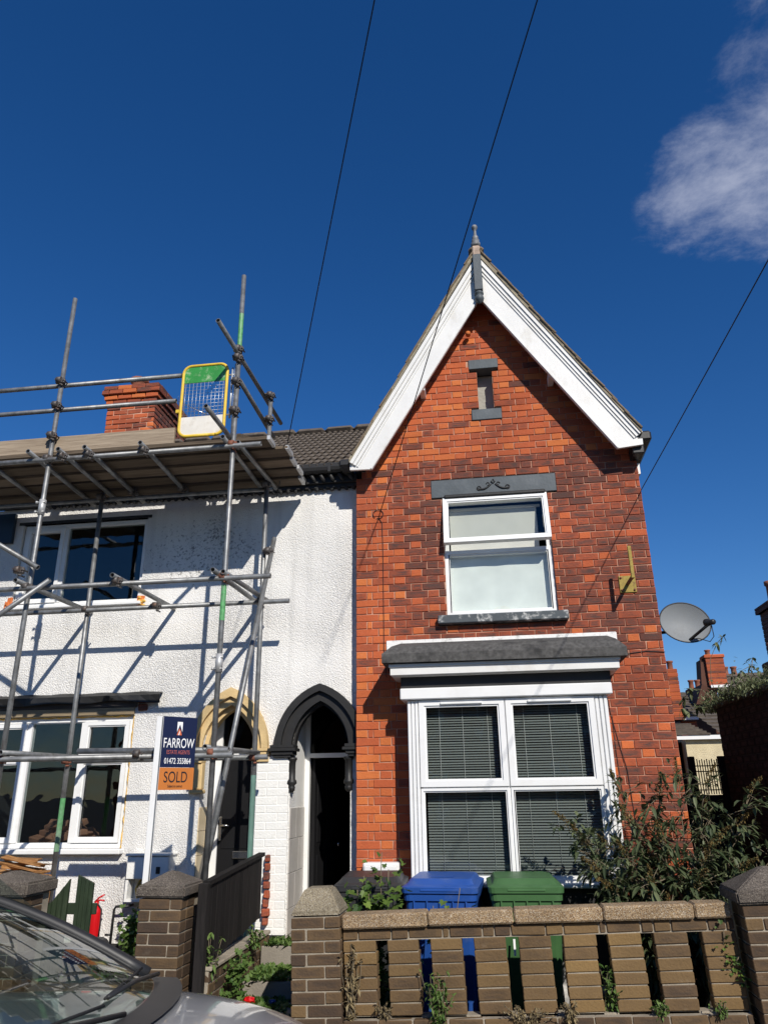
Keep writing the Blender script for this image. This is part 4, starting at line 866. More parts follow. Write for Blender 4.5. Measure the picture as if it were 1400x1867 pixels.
for (xa, xb, za, zb) in ((-3.655, -3.44, 2.535, 2.60), (-3.655, -3.55, 2.462, 2.53)):
    m_ = MB(); m_.cbox(xa, xb, WY-.020, WY+.01, za, zb, .008, jit=.006); o = m_.build('brick', M_red, lwn); o['tone'] = .75
# cornice, beads, scroll corbels, gutter
b = MB(); b.box(WX0, XL-.004, WY-.06, WY-.001, 4.825, 4.865); b.box(WX0, XL-.004, WY-.10, WY+.1, 4.866, 4.955); cor = wp('cornice', b, M_blackmatt)
bmsh = MB(); bmsh.lathe([(.008, -.028), (.022, -.018), (.028, 0), (.022, .018), (.008, .028)], (0, 0, 0), 10); bmsh = bmsh.mesh('bead', M_blackmatt)
for i in range(46): o = link('bead', bmsh, cor); o.location = (XL-.05-i*.083-white.location.x*0, WY-.030, 4.818); o.matrix_parent_inverse = Matrix.Identity(4)
sm2 = MB(); sm2.path([(-.035, 0, .045), (-.02, -.035, .05), (.0, -.05, .02), (.02, -.035, -.015), (.035, -.015, -.03)], [.014, .018, .02, .018, .010], 7); sm2 = sm2.mesh('scroll', M_blackmatt)
for i in range(24): o = link('scroll', sm2, cor); o.location = (XL-.08-i*.105, WY-.10, 4.905)
b = MB(); pr_ = [(-.055, .045), (-.055, .0), (-.045, -.035), (-.02, -.055), (.02, -.055), (.045, -.035), (.055, 0), (.055, .045), (.047, .045), (.045, 0), (.03, -.04), (-.03, -.04), (-.045, 0), (-.047, .045)]
b.idx([(x, WY-.165+p, 5.005+q) for x in (WX0, XL-.03) for p, q in pr_], [tuple(range(14)), tuple(range(27, 13, -1))]+[(i, (i+1) % 14, 14+(i+1) % 14, 14+i) for i in range(14)]); gut = wp('gutter', b, M_black)
for x in (-1.62, -2.4): m_ = MB(); m_.box(x, x+.03, WY-.225, WY-.105, 4.945, 5.055); m_.build('gutter_clip', M_black, gut)
# roof of the white house
S0 = Vector((0, WY-.16, 5.02)); S1 = Vector((0, 2.55, 6.76)); sd = (S1-S0); SL = sd.length; sd.normalize(); sn = Vector((0, -sd.z, sd.y))
b = MB(); q0 = S0-sn*.05; q1 = S1-sn*.05
b.idx([(WX0, q0.y+.05, q0.z+.02), (XL+.0, q0.y+.05, q0.z+.02), (XL+.0, q1.y, q1.z), (WX0, q1.y, q1.z), (XL+.0, 5.3, 4.95), (WX0, 5.3, 4.95)], [(0, 1, 2, 3), (3, 2, 4, 5)]); wroof = wp('roof', b, M_tile)
tw, tg = .166, .245; tm = []
for v in range(4):
    b = MB(); n = 16; top = []; 
    prof = [(-tw/2+tw*i/n, .010*math.cos(4*math.pi*i/n)+.010) for i in range(n+1)]
    L_ = tg+.06; jz = rnd.uniform(0, .006)
    fr = [(x, 0, z+.022+jz) for x, z in prof]; bk = [(x, L_, z+.0) for x, z in prof]; fb = [(x, 0, z+.0) for x, z in prof]
    # scalloped nose
    fr = [(x, -.016*math.cos(4*math.pi*(x+tw/2)/tw), z) for x, y, z in fr]; fb = [(x, y, z-.022) for x, y, z in fr]
    b.strip(fr, bk, smooth=True); b.strip(fb, fr); tm.append(b.mesh('tile', M_tile))
MR = Matrix(((1, 0, 0, 0), (0, sd.y, sn.y, 0), (0, sd.z, sn.z, 0), (0, 0, 0, 1)))
rows = int(SL/tg)+1; rest = MB(); cnt = 0
for r in range(rows):
    for c_ in range(40):
        p = S0+sd*(r*tg-.03); x = XL-.10-c_*tw - (tw/2 if r % 2 else 0)
        M = Matrix.Translation((x, p.y, p.z)) @ MR
        if c_ < 11:
            o = link('tile', tm[rnd.randrange(4)], wroof); o.matrix_local = M @ Matrix.Translation((0, rnd.uniform(-.006, .006), rnd.uniform(0, .004)))
        else:
            me = tm[0]; rest.idx([tuple(v_.co) for v_ in me.vertices], [tuple(p_.vertices) for p_ in me.polygons], 0, False, M)
rest.build('tile_field', M_tile, wroof, 'stuff')
b = MB()
for i in range(15): b.cbox(XL-.02-(i+1)*.45, XL-.025-i*.45, 2.42, 2.68, 6.72, 6.83, .05, jit=.006)
b.build('ridge_tiles', M_tile, wroof)
# black board at the end of the front, beside the eaves
b = MB(); b.cbox(-5.62, -5.40, WY-.05, WY-.002, 4.40, 4.76, .004); wp('dark_board', b, plain('navy_board', (.012, .03, .055), .5))

# ------------------------------------------------------------------ scaffold
OY, IY = -1.08, -.24; TR = .0242
scaf = thing('scaffold', 'galvanised tube scaffold with a boarded platform in front of the white house', 'scaffold', (-3.3, -.66, .30)); so_ = Vector(scaf.location)
def sp_(name, mb, mat): return under(mb.build(name, mat, None), scaf)
def tube(name, p0, p1, mat=M_steel, r=TR): b = MB(); b.tube(p0, p1, r, 14, hollow=True); return sp_(name, b, mat)
def coupler(p, rusty=False, axis='X'):
    """swivel clamp: two collars at right angles, flap and bolts"""
    m_ = MB(); x, y, z = p
    m_.lathe([(TR+.002, -.025), (TR+.010, -.025), (TR+.010, .025), (TR+.002, .025)], p, 12)
    m_.lathe([(TR+.002, -.025), (TR+.010, -.025), (TR+.010, .025), (TR+.002, .025)], (0, 0, 0), 12, Matrix.Translation((x, y-.052, z)) @ Matrix.Rotation(R(90), 4, 'Y' if axis == 'X' else 'X'))
    for (dx, dz) in ((.045, .0), (-.045, .01), (.02, -.05)):
        m_.tube((x+dx, y-.06, z+dz), (x+dx, y+.035, z+dz), .008, 6); m_.lathe([(.015, -.008), (.015, .008)], (x+dx, y-.03, z+dz), 6)
    m_.cbox(x-.05, x+.05, y-.045, y-.012, z-.03, z+.03, .006)
    return sp_('coupler', m_, M_rust if rusty else M_coupler)
def sleeve(p):
    m_ = MB(); x, y, z = p; m_.lathe([(TR+.002, -.08), (TR+.009, -.08), (TR+.009, .08), (TR+.002, .08)], p, 12)
    for dz in (-.05, .05): m_.tube((x-.055, y-.02, z+dz), (x+.04, y-.02, z+dz), .008, 6); m_.lathe([(.014, -.01), (.014, .01)], (x-.05, y-.02, z+dz), 6)
    return sp_('sleeve_coupler', m_, M_boardend)
for (x, y, z0, z1) in ((-2.352, OY, .30, 6.87), (-4.285, OY, .30, 6.80), (-2.255, IY, .30, 5.89), (-4.145, IY, .30, 4.80), (-6.2, OY, .3, 6.8), (-6.05, IY, .3, 4.8)): 
    tube('standard', (x, y, z0), (x, y, z1))
for (z0, z1) in ((3.10, 3.43), (5.98, 6.38)): b = MB(); b.tube((-2.352, OY, z0), (-2.352, OY, z1), TR+.0006, 14, caps=False); sp_('green_band', b, M_steelgreen)
b = MB(); b.tube((-4.145, IY, 1.15), (-4.145, IY, 1.62), TR+.0006, 12, caps=False); sp_('green_band', b, M_steelgreen)
b = MB(); b.tube((-2.255, IY, .40), (-2.255, IY, 1.80), TR+.0005, 12, caps=False); sp_('green_band', b, plain('sea_green_tube', (.13, .25, .20), .5, var=.2))
# ledgers
tube('ledger', (-7.2, OY-.052, 4.815), (-2.05, OY-.052, 4.815)); tube('ledger', (-7.2, OY-.052, 3.48), (-1.90, OY-.052, 3.48))
tube('ledger', (-7.2, OY-.052, 1.945), (-2.16, OY-.052, 1.945)); tube('ledger', (-3.55, OY-.05, 2.00), (-2.20, OY-.05, 1.985))
tube('ledger', (-7.2, IY+.052, 4.745), (-2.20, IY+.052, 4.735)); tube('ledger', (-7.2, IY-.05, 3.455), (-1.950, IY-.05, 3.455)); tube('ledger', (-4.05, IY-.05, 1.955), (-2.11, IY-.05, 1.96))
# guard rails
tube('guard_rail', (-7.2, OY+.052, 5.74), (-2.97, OY+.052, 5.725)); tube('guard_rail', (-7.2, OY+.052, 5.45), (-3.01, OY+.052, 5.43))
tube('guard_rail', (-2.385, -1.62, 5.93), (-2.305, .36, 5.82)); tube('guard_rail', (-2.31, OY-.03, 5.545), (-2.33, .16, 5.54))
# transoms
for x in (-4.97, -4.42, -4.10, -3.82, -3.24): tube('transom', (x, OY-.17, 4.868), (x+.03, WY-.10, 4.778))
tube('transom', (-2.405, OY-.16, 4.868), (-2.36, -.10, 4.79)); tube('transom', (-2.30, -1.10, 4.868), (-2.20, -.08, 4.785)); tube('transom', (-2.44, -1.62, 5.0), (-2.36, -.9, 4.90))
for x in (-4.33, -3.37, -2.41): tube('transom', (x, OY-.16, 3.535), (x+.02, WY-.02, 3.535))
tube('transom', (-2.335, OY-.10, 3.53), (-2.22, -.12, 3.50)); tube('transom', (-2.40, OY-.08, 2.01), (-2.22, IY, 2.00)); tube('transom', (-4.24, OY-.1, 2.0), (-4.10, WY-.02, 2.0))
# braces
tube('brace', (-2.435, OY-.09, .42), (-2.155, IY+.03, 4.16)); tube('brace', (-5.3, OY-.10, 4.32), (-4.16, OY-.10, 3.665)); tube('brace', (-5.1, OY-.115, 2.78), (-4.01, OY-.115, 3.535))
# platform boards, each its own timber
bm_ = {}
for i, xe in enumerate((-1.99, -1.86, -1.87, -1.855, -1.885)):
    y0 = -1.052+i*.207; dz = -.018*i+rnd.uniform(0, .006)
    b = MB(); b.cbox(-5.75, xe, y0, y0+.190, 4.896+dz, 4.934+dz, .005, jit=.002); bd = sp_('scaffold_board', b, M_board)
    e = MB(); e.box(xe-.03, xe+.0015, y0-.001, y0+.191, 4.894+dz, 4.9365+dz); e.build('end_band', M_boardend, bd)
b = MB(); b.cbox(-5.6, -2.99, -1.048, -1.012, 4.938, 5.115, .004); sp_('toe_board', b, M_toe)
b = MB(); b.cbox(-2.72, -2.30, -.95, -.73, 4.937, 4.975, .004); sp_('offcut_board', b, M_board)
b = MB(); b.box(-.02, .02, -.5, .5, -.11, .11, 0, Matrix.Translation((-2.36, -.42, 5.12)) @ Matrix.Rotation(R(20), 4, 'X')); sp_('leaning_board', b, M_board)
for (p, ru) in (((-2.352, OY, 3.50), True), ((-2.352, OY, 4.84), True), ((-2.352, OY, 1.97), True), ((-4.285, OY, 3.50), False), ((-4.285, OY, 4.84), False), ((-4.285, OY, 1.97), True), ((-4.285, OY, 5.45), False), ((-4.285, OY, 5.74), False), ((-4.285, OY, 5.10), False),
               ((-2.255, IY, 3.47), False), ((-2.255, IY, 1.96), True), ((-4.145, IY, 3.47), False), ((-4.145, IY, 1.965), True), ((-2.255, IY, 4.76), False), ((-4.145, IY, 4.74), False), ((-2.352, OY, 5.93), False), ((-2.352, OY, 5.55), False), ((-2.352, OY, 5.22), False), ((-2.352, OY, 5.83), False), ((-2.255, IY, 5.85), False), ((-2.255, IY, 5.55), False),
               ((-3.36, OY-.05, 3.50), False), ((-3.35, IY-.05, 3.46), False), ((-3.24, OY-.05, 4.83), False), ((-3.82, OY-.05, 4.83), False), ((-4.10, OY-.05, 4.83), False), ((-3.0, OY-.02, 1.97), False), ((-4.33, OY-.1, 3.64), False), ((-3.22, IY+.04, 4.80), False), ((-3.8, IY+.04, 4.80), False), ((-2.20, IY, 4.0), False)): coupler(p, ru)
sleeve((-2.352, OY, 2.72)); sleeve((-4.285, OY, 4.32))

# ladder safety gate on the platform
gt = thing('safety_gate', 'yellow framed ladder gate with green top plate and wire mesh on the scaffold', 'gate', (-2.71, OY+.03, 4.99))
def rrect(x0, x1, z0, z1, r, n=6):
    P = []
    for (cx, cz, a0) in ((x1-r, z0+r, -90), (x1-r, z1-r, 0), (x0+r, z1-r, 90), (x0+r, z0+r, 180)):
        for i in range(n+1): a = R(a0+90*i/n); P.append((cx+r*math.cos(a), cz+r*math.sin(a)))
    return P
P = rrect(-.235, .235, .01, .82, .085); b = MB(); b.path([(x, 0, z) for x, z in P]+[(P[0][0], 0, P[0][1])], .0165, 8); b.build('frame', M_gyellow, gt)
Q = [p for p in rrect(-.222, .222, .02, .81, .075)]
tp = [p for p in Q if p[1] > .64]; b = MB(); b.prism(sorted_p := [(.222, .62)]+tp+[(-.222, .62)], -.004, .004); b.build('top_plate', M_ggreen, gt)
bp = [p for p in Q if p[1] < .2]; b = MB(); b.prism([(.222, .225)]+[(-.222, .225)]+[p for p in Q[21:]]+[p for p in Q[:7]], -.004, .004); b.build('kick_plate', M_gwhite, gt)
for i in range(11): x = -.2+i*.04; b = MB(); b.tube((x, 0, .215), (x, 0, .63), .0022, 5); b.build('wire', M_wire, gt)
for i in range(10): z = .25+i*.0405; b = MB(); b.tube((-.222, .003, z), (.222, .003, z), .0018, 5); b.build('wire', M_wire, gt)
b = MB(); b.cbox(-.285, -.24, -.012, .012, .28, .32, .004); b.build('latch', M_gyellow, gt)
b = MB(); b.tube((.29, .0, .18), (.29, .0, .76), .011, 8); b.tube((.255, 0, .22), (.31, 0, .22), .008, 6); b.tube((.255, 0, .68), (.31, 0, .68), .008, 6); b.tube((.325, 0, -.02), (.325, 0, .80), .014, 8); b.build('hinge_post', M_wire, gt)

# ------------------------------------------------------------------ estate agent's board
sg = thing('sold_sign', 'navy and orange estate agent sold board on a white post behind the brick pier', 'sign', (-2.682, -1.45, .0))
b = MB(); b.cbox(-.022, .022, -.022, .022, 0, 2.24, .003); b.build('post', M_upvc, sg)
b = MB(); b.box(.0222, .0262, -.010, -.003, 0, 2.235); b.build('post_groove', M_slate, sg)
u_ = Vector((.193, .25, 0)).normalized(); up_ = Vector((0, 0, 1)); nn_ = u_.cross(up_)
MS = Matrix(((u_.x, up_.x, nn_.x, .016), (u_.y, up_.y, nn_.y, .016), (u_.z, up_.z, nn_.z, 1.675), (0, 0, 0, 1))) @ Matrix.Diagonal((.78, 1, 1, 1))
BWD, BHT = .405, .57
def panel(mb, x0, x1, z0, z1, d0, d1): mb.box(x0, x1, z0, z1, d0, d1, 0, MS)
b = MB(); panel(b, 0, BWD, .172, BHT, -.004, .004); brd = b.build('board', M_navy, sg)
b = MB(); panel(b, 0, BWD, 0, .170, -.004, .0042); slip = b.build('sold_slip', M_orange, sg)
TM = lambda x, z, d=.0055: MS @ Matrix.Translation((x, z, d))
text('name_lettering', 'FARROW', .108, M_white, brd, TM(.2025, .325), .80)
text('line_lettering', 'ESTATE AGENTS', .044, M_dullred, brd, TM(.2025, .275), .84)
text('phone_number', '01472 355864', .064, M_white, brd, TM(.2025, .200), .84)
text('sold_lettering', 'SOLD', .120, M_darkprint, slip, TM(.195, .058), .92)
text('small_print', 'Subject to contract', .028, M_darkprint, slip, TM(.195, .020), .78)
def flat(name, mat, pts, faces, d): b = MB(); b.idx([(x, z, d) for x, z in pts], faces, M=MS); b.build(name, mat, brd)
flat('emblem_ground', M_white, [(.170, .425), (.232, .425), (.232, .53), (.170, .53)], [(0, 1, 2, 3)], .005)
flat('emblem_peak', M_navy, [(.158, .424), (.200, .512), (.244, .424), (.222, .424), (.200, .466), (.180, .424)], [(0, 1, 4, 5), (1, 2, 3, 4)], .0058)
flat('emblem_flame', M_coral, [(.168, .424), (.193, .480), (.202, .464), (.184, .424), (.198, .424), (.208, .470), (.228, .424)], [(0, 1, 2, 3), (4, 5, 6)], .0066)

# ------------------------------------------------------------------ garden walls and piers along the pavement
TILT = R(-2.0)
fw = thing('garden_wall', 'brown brick garden wall with open slots and gold chip coping before the brick house', 'wall', (-1.10, -1.55, .0), (0, TILT, 0))
def stock_tone(x, z, hd): return rnd.gauss(.5, .2)
def fbrick(parent, x, z, w, y=-.055, proud=.004, h=.066, tone=None, name='brick', d=.11):
    """free-standing brick with both faces"""
    key = ('fb', round(w/.006), round(h, 3), round(d, 3), rnd.randrange(5))
    if key not in _bm:
        mb = MB(); mb.cbox(0, key[1]*.006, 0, d, 0, h, .0045, jit=.0022); me = mb.mesh('brick', M_stock)
        ul = me.uv_layers[0]
        for p in me.polygons:
            for li in p.loop_indices:
                v = me.vertices[me.loops[li].vertex_index].co; ul.data[li].uv = (v.x/(key[1]*.006), v.z/h)
        _bm[key] = me
    o = link(name, _bm[key], parent); o.location = (x, y+rnd.uniform(-.003, .003), z); o['tone'] = min(max(tone if tone is not None else rnd.gauss(.45, .2), .03), 1); return o
WLEN = 2.62; LG = .0755
base = MB(); base.box(0, WLEN, -.098, .052, -.12, .205); base.box(0, WLEN, -.044, .044, .20, .215)
bs = base.build('base_course', M_mortar, fw)
for r in range(3):
    x = 0 if r % 2 == 0 else -.11
    while x < WLEN-.02:
        xa = max(x, 0); w = min(x+.225, WLEN)-xa
        if w > .03: fbrick(bs, xa, -.012+r*LG, w, -.105, h=.066, d=.06, tone=rnd.gauss(.62, .12))
        x += .235
# pillars of single stretchers
pill = [(.0, .225)] + [(.31+k*.2985, .31+k*.2985+.2155) for k in range(7)] + [(2.41, 2.62)]
for pi_, (xa, xb) in enumerate(pill):
    j_ = MB(); j_.box(xa+.006, xb-.006, -.044, .044, .205, .664); pm = j_.build('pillar', M_mortar, fw)
    for r in range(6): fbrick(pm, xa+rnd.uniform(-.003, .003), .220+r*LG, xb-xa, tone=rnd.gauss(.36, .13))
j_ = MB(); j_.box(0, WLEN, -.043, .043, .664, .742); tcn = j_.build('top_course', M_mortar, fw)
x = 0; k = 0
while x < WLEN-.03:
    w = (.10, .222, .105, .225, .035, .215, .07)[k % 7]; k += 1; w = min(w, WLEN-x); fbrick(tcn, x, .673, w, h=.064, tone=rnd.gauss(.5, .12)); x += w+.012
x = 0
for xb in (.603, 1.192, 1.79, 2.38, 2.615):
    b = MB(); b.cbox(x, xb-.006, -.095, .085, .745, .835, .012, jit=.003); o = b.build('coping_stone', M_agg, fw); x = xb
def pier_thing(label, x0, x1, y0, y1, ztop, cap, capmat, sh=0.0, cap_over=.03, ptop=.62, tone=.72):
    p = thing('gate_pier', label, 'gate pier', ((x0+x1)/2, (y0+y1)/2, 0), (0, TILT if sh else 0, 0)); W_ = x1-x0; D_ = y1-y0
    m_ = MB(); m_.box(-W_/2+.008, W_/2-.008, -D_/2+.008, D_/2-.008, -.12, ztop); core = m_.build('core', M_mortar, p)
    n = int(round((ztop+.10)/LG))
    for r in range(n):
        z = ztop-(r+1)*LG+.006; lay = [(-W_/2, .232), (-W_/2+.242, W_-.242)] if r % 2 == 0 else ([(-W_/2, W_-.245), (W_/2-.235, .235)] if W_ < .4 else [(-W_/2, .105), (-W_/2+.115, .225), (-W_/2+.35, W_-.35)])
        for (bx, bw) in lay: fbrick(core, bx, z, bw, -D_/2, h=.066, d=.105, tone=rnd.gauss(tone, .13))
        sd_ = D_-.215
        o = fbrick(core, 0, 0, sd_ if sd_ > .1 else .1, 0, h=.066, d=.10, tone=rnd.gauss(tone, .13)); o.location = (W_/2, -D_/2+.11, z); o.rotation_euler = (0, 0, R(90))
        o = fbrick(core, 0, 0, sd_ if sd_ > .1 else .1, 0, h=.066, d=.10, tone=rnd.gauss(tone, .13)); o.location = (-W_/2+.1, -D_/2+.11, z); o.rotation_euler = (0, 0, R(90))
    a = cap_over; zb = ztop+.008; e = cap
    vs_ = [(-W_/2-a, -D_/2-a, zb), (W_/2+a, -D_/2-a, zb), (W_/2+a, D_/2+a, zb), (-W_/2-a, D_/2+a, zb)]
    v2 = [(x, y, zb+e[0]) for x, y, z in vs_]; k = e[2]; v3 = [(x*k, y*k, zb+e[1]) for x, y, z in vs_]
    m_ = MB(); bm = bmesh.new(); V = [bm.verts.new(v) for v in vs_+v2+v3]
    for f in [(0, 3, 2, 1), (8, 9, 10, 11)]+[(i, (i+1) % 4, 4+(i+1) % 4, 4+i) for i in range(4)]+[(4+i, 4+(i+1) % 4, 8+(i+1) % 4, 8+i) for i in range(4)]: bm.faces.new([V[i] for i in f])
    bmesh.ops.bevel(bm, geom=bm.edges[:], offset=.012, segments=2, affect='EDGES'); bm.verts.index_update()
    m_.idx([v.co + Vector((rnd.uniform(-.002, .002), rnd.uniform(-.002, .002), rnd.uniform(-.002, .002))) for v in bm.verts], [[v.index for v in f.verts] for f in bm.faces]); bm.free()
    m_.build('cap', capmat, p); return p
pier_thing('brick gate pier with a small chamfered cap at the end of the slotted wall', -1.458, -1.108, -1.67, -1.33, .825, (.015, .165, .52), M_aggyel, 1, .0, tone=.68)
pier_thing('brick gate pier with a grey pyramid cap in front of the sold board', -2.652, -2.325, -1.60, -1.24, .925, (.075, .165, .10), M_agggrey, 0, .025)
pier_thing('brick gate pier with a broad grey cap beside the dark green gate', -3.98, -3.56, -1.62, -1.25, .93, (.09, .16, .12), M_agggrey, 0, .035)
pier_thing('brick gate pier with a domed grey cap at the bush end of the slotted wall', 1.56, 2.03, -1.74, -1.38, .93, (.075, .20, .12), M_agggrey, 1, .03, tone=.55)

# fence of black boards between the two gardens, on a dwarf wall
fn = thing('board_fence', 'black stained close-board fence on a dwarf brick wall between the gardens', 'fence', (-2.19, -.75, .0))
n = 13
for i in range(n):
    y0 = -.72+1.38*i/n; za = .46+.135*(i/n); zb = 1.0+.095*(i/n)
    b = MB(); b.cbox(-.011+rnd.uniform(-.004, .004), .011, y0, y0+1.38/n-.004, za, zb, .002, jit=.002); b.build('fence_board', M_fence, fn)
b = MB(); b.idx([(-.03, -.73, 1.0), (.03, -.73, 1.0), (.03, .675, 1.095), (-.03, .675, 1.095), (-.03, -.73, 1.03), (.03, -.73, 1.03), (.03, .675, 1.125), (-.03, .675, 1.125)], [(0, 3, 2, 1), (4, 5, 6, 7), (0, 1, 5, 4), (1, 2, 6, 5), (2, 3, 7, 6), (3, 0, 4, 7)]); b.build('cap_rail', M_fence, fn)
b = MB(); b.cbox(-.035, .035, -.80, -.73, .0, 1.02, .004); b.build('fence_post', M_fence, fn)
m_ = MB(); m_.box(-.055, .055, -.72, .80, -.1, .44); dw = m_.build('dwarf_wall', M_mortar, fn)
for r in range(7):
    y = -.72 + (.0 if r % 2 == 0 else -.11)
    while y < .78:
        ya = max(y, -.72); w = min(y+.225, .80)-ya
        if w > .04: o = fbrick(dw, 0, 0, w, 0, h=.066, d=.06, tone=rnd.gauss(.6, .14)); o.location = (.062, ya, -.085+r*LG); o.rotation_euler = (0, 0, R(90))
        y += .235
m_ = MB(); m_.cbox(-.065, .075, -.72, .80, .44, .47, .006, jit=.004); m_.build('dwarf_wall_top', M_mortar, fn)
# broken green pale gate
gg = thing('picket_gate', 'dark green broken timber gate with two tongued pales left', 'gate', (-3.40, -1.2, .30))
def pale(x0, x1, zl, zr, kind):
    b = MB(); n = 4
    for k in range(n):
        xa = x0+(x1-x0)*k/n; xb = x0+(x1-x0)*(k+1)/n-.004; za = zl+(zr-zl)*k/n; zb = zl+(zr-zl)*(k+1)/n
        b.prism([(xa, .0), (xb, .0), (xb, zb), (xa, za)], -.012, .012)
    return b.build('pale', M_greenwood, gg)
pale(-.205, -.03, .50, .715, 0); pale(.035, .175, .745, .685, 1)
b = MB(); b.cbox(-.25, .2, .012, .04, .46, .54, .004); b.build('rail', M_greenwood, gg); b = MB(); b.cbox(-.25, .2, .012, .04, .08, .16, .004); b.build('rail', M_greenwood, gg)
for i in range(7):
    xa = -4.55+rnd.uniform(0, .12); L_ = rnd.uniform(.25, .5); z = 1.0+i*.018; m_ = MB(); m_.cbox(-L_/2, L_/2, -.05, .05, -.011, .011, .003, jit=.012, M=Matrix.Translation((xa+.2, -.55+rnd.uniform(-.06, .06), z)) @ Matrix.Rotation(rnd.uniform(-.35, .35), 4, 'Z') @ Matrix.Rotation(rnd.uniform(-.12, .22), 4, 'Y'))
    tag(m_.build('timber_offcut', M_splint), 'splintered brown timber offcut heaped under the lower window of the white house', 'timber', 'splintered timber heaped under the window')
m_ = MB()
m_.cbox(-4.62, -4.1, -.78, -.30, .30, .985, .02, jit=.03); tag(m_.build('rubble_bag', M_splint), 'brown sack of rubble beneath the splintered timber', 'sack')
# meter cupboard, fire extinguisher, pipe frame
mc = thing('meter_cupboard', 'weathered white electricity meter cupboard with its lower flap open', 'meter cupboard', (-3.32, WY, .70))
b = MB(); b.box(-.21, .21, -.02, -.004, 0, .39); b.box(-.21, -.185, -.16, -.02, 0, .39); b.box(.185, .21, -.16, -.02, 0, .39); b.box(-.185, .185, -.16, -.02, 0, .02); b.box(-.185, .185, -.158, -.02, .19, .215); b.build('case', M_whitebrick, mc)
b = MB(); b.cbox(-.205, .205, -.176, -.161, .195, .385, .004); b.build('upper_door', M_whitebrick, mc)
b = MB(); b.cbox(-.225, .225, -.19, -.0, .392, .415, .006); b.build('lid', M_whitebrick, mc)
b = MB(); b.cbox(-.10, .02, -.10, -.03, .03, .15, .008); b.path([(.05, -.06, .02), (.07, -.08, .1), (.03, -.07, .17)], .008, 6); b.path([(-.12, -.06, .02), (-.14, -.07, .1), (-.10, -.07, .18)], .012, 6); b.build('meter', M_yellowrust, mc)
b = MB(); b.cbox(.09, .13, -.182, -.172, .24, .30, .003); b.build('latch', M_black, mc)
fe = thing('fire_extinguisher', 'red fire extinguisher standing against the white house wall', 'fire extinguisher', (-3.755, -.10, .32))
b = MB(); b.lathe([(.052, 0), (.056, .01), (.056, .30), (.05, .335), (.03, .355), (.018, .362)], (0, 0, 0), 18); b.build('cylinder', M_red2, fe)
b = MB(); b.lathe([(.018, .36), (.022, .365), (.022, .39), (.012, .395)], (0, 0, 0), 10); b.path([(-.02, 0, .385), (.03, 0, .405), (.075, 0, .40)], .008, 6); b.path([(-.02, 0, .39), (.02, 0, .425), (.07, 0, .45)], .008, 6); b.build('valve_and_levers', M_red2, fe)
b = MB(); b.path([(.02, -.01, .37), (.065, -.02, .33), (.068, -.02, .2), (.06, -.02, .08)], .007, 6); b.build('hose', M_plastic, fe)
b = MB(); b.box(-.03, .03, -.0575, -.056, .1, .22); b.build('label_plate', M_white, fe) if False else None
b = MB(); b.path([(-3.64, .02, .30), (-3.635, .02, .63), (-3.62, .02, .655), (-3.50, .02, .66), (-3.50, .06, .66), (-3.50, .12, .66)], .012, 8); b.path([(-3.70, .02, .42), (-3.645, .02, .42)], .010, 6)
tag(b.build('bent_pipe', M_plastic), 'black bent pipe rising beside the meter cupboard', 'pipe')
# loose bricks inside the lower window
me = MB(); me.cbox(-.11, .11, -.05, .05, -.033, .033, .006, jit=.004); me = me.mesh('loose_brick', M_cardb)
for i in range(26):
    lay = i//9; o = link('loose_brick', me); o.location = (-4.75+(i % 9)*.055*(1-.12*lay)+lay*.06+rnd.uniform(-.03, .03), .46+rnd.uniform(0, .16), 1.205+lay*.062+rnd.uniform(0, .02)); o.rotation_euler = (rnd.uniform(-.4, .4), rnd.uniform(-.5, .5), rnd.uniform(0, 3.1))
    tag(o, 'reddish loose brick heaped inside the lower white house window', 'brick', 'loose bricks heaped behind the window')
m_ = MB(); m_.box(-5.0, -4.1, .38, .85, .875, 1.165); tag(m_.build('workbench', M_timber), 'low timber bench carrying the loose bricks behind the window', 'bench')

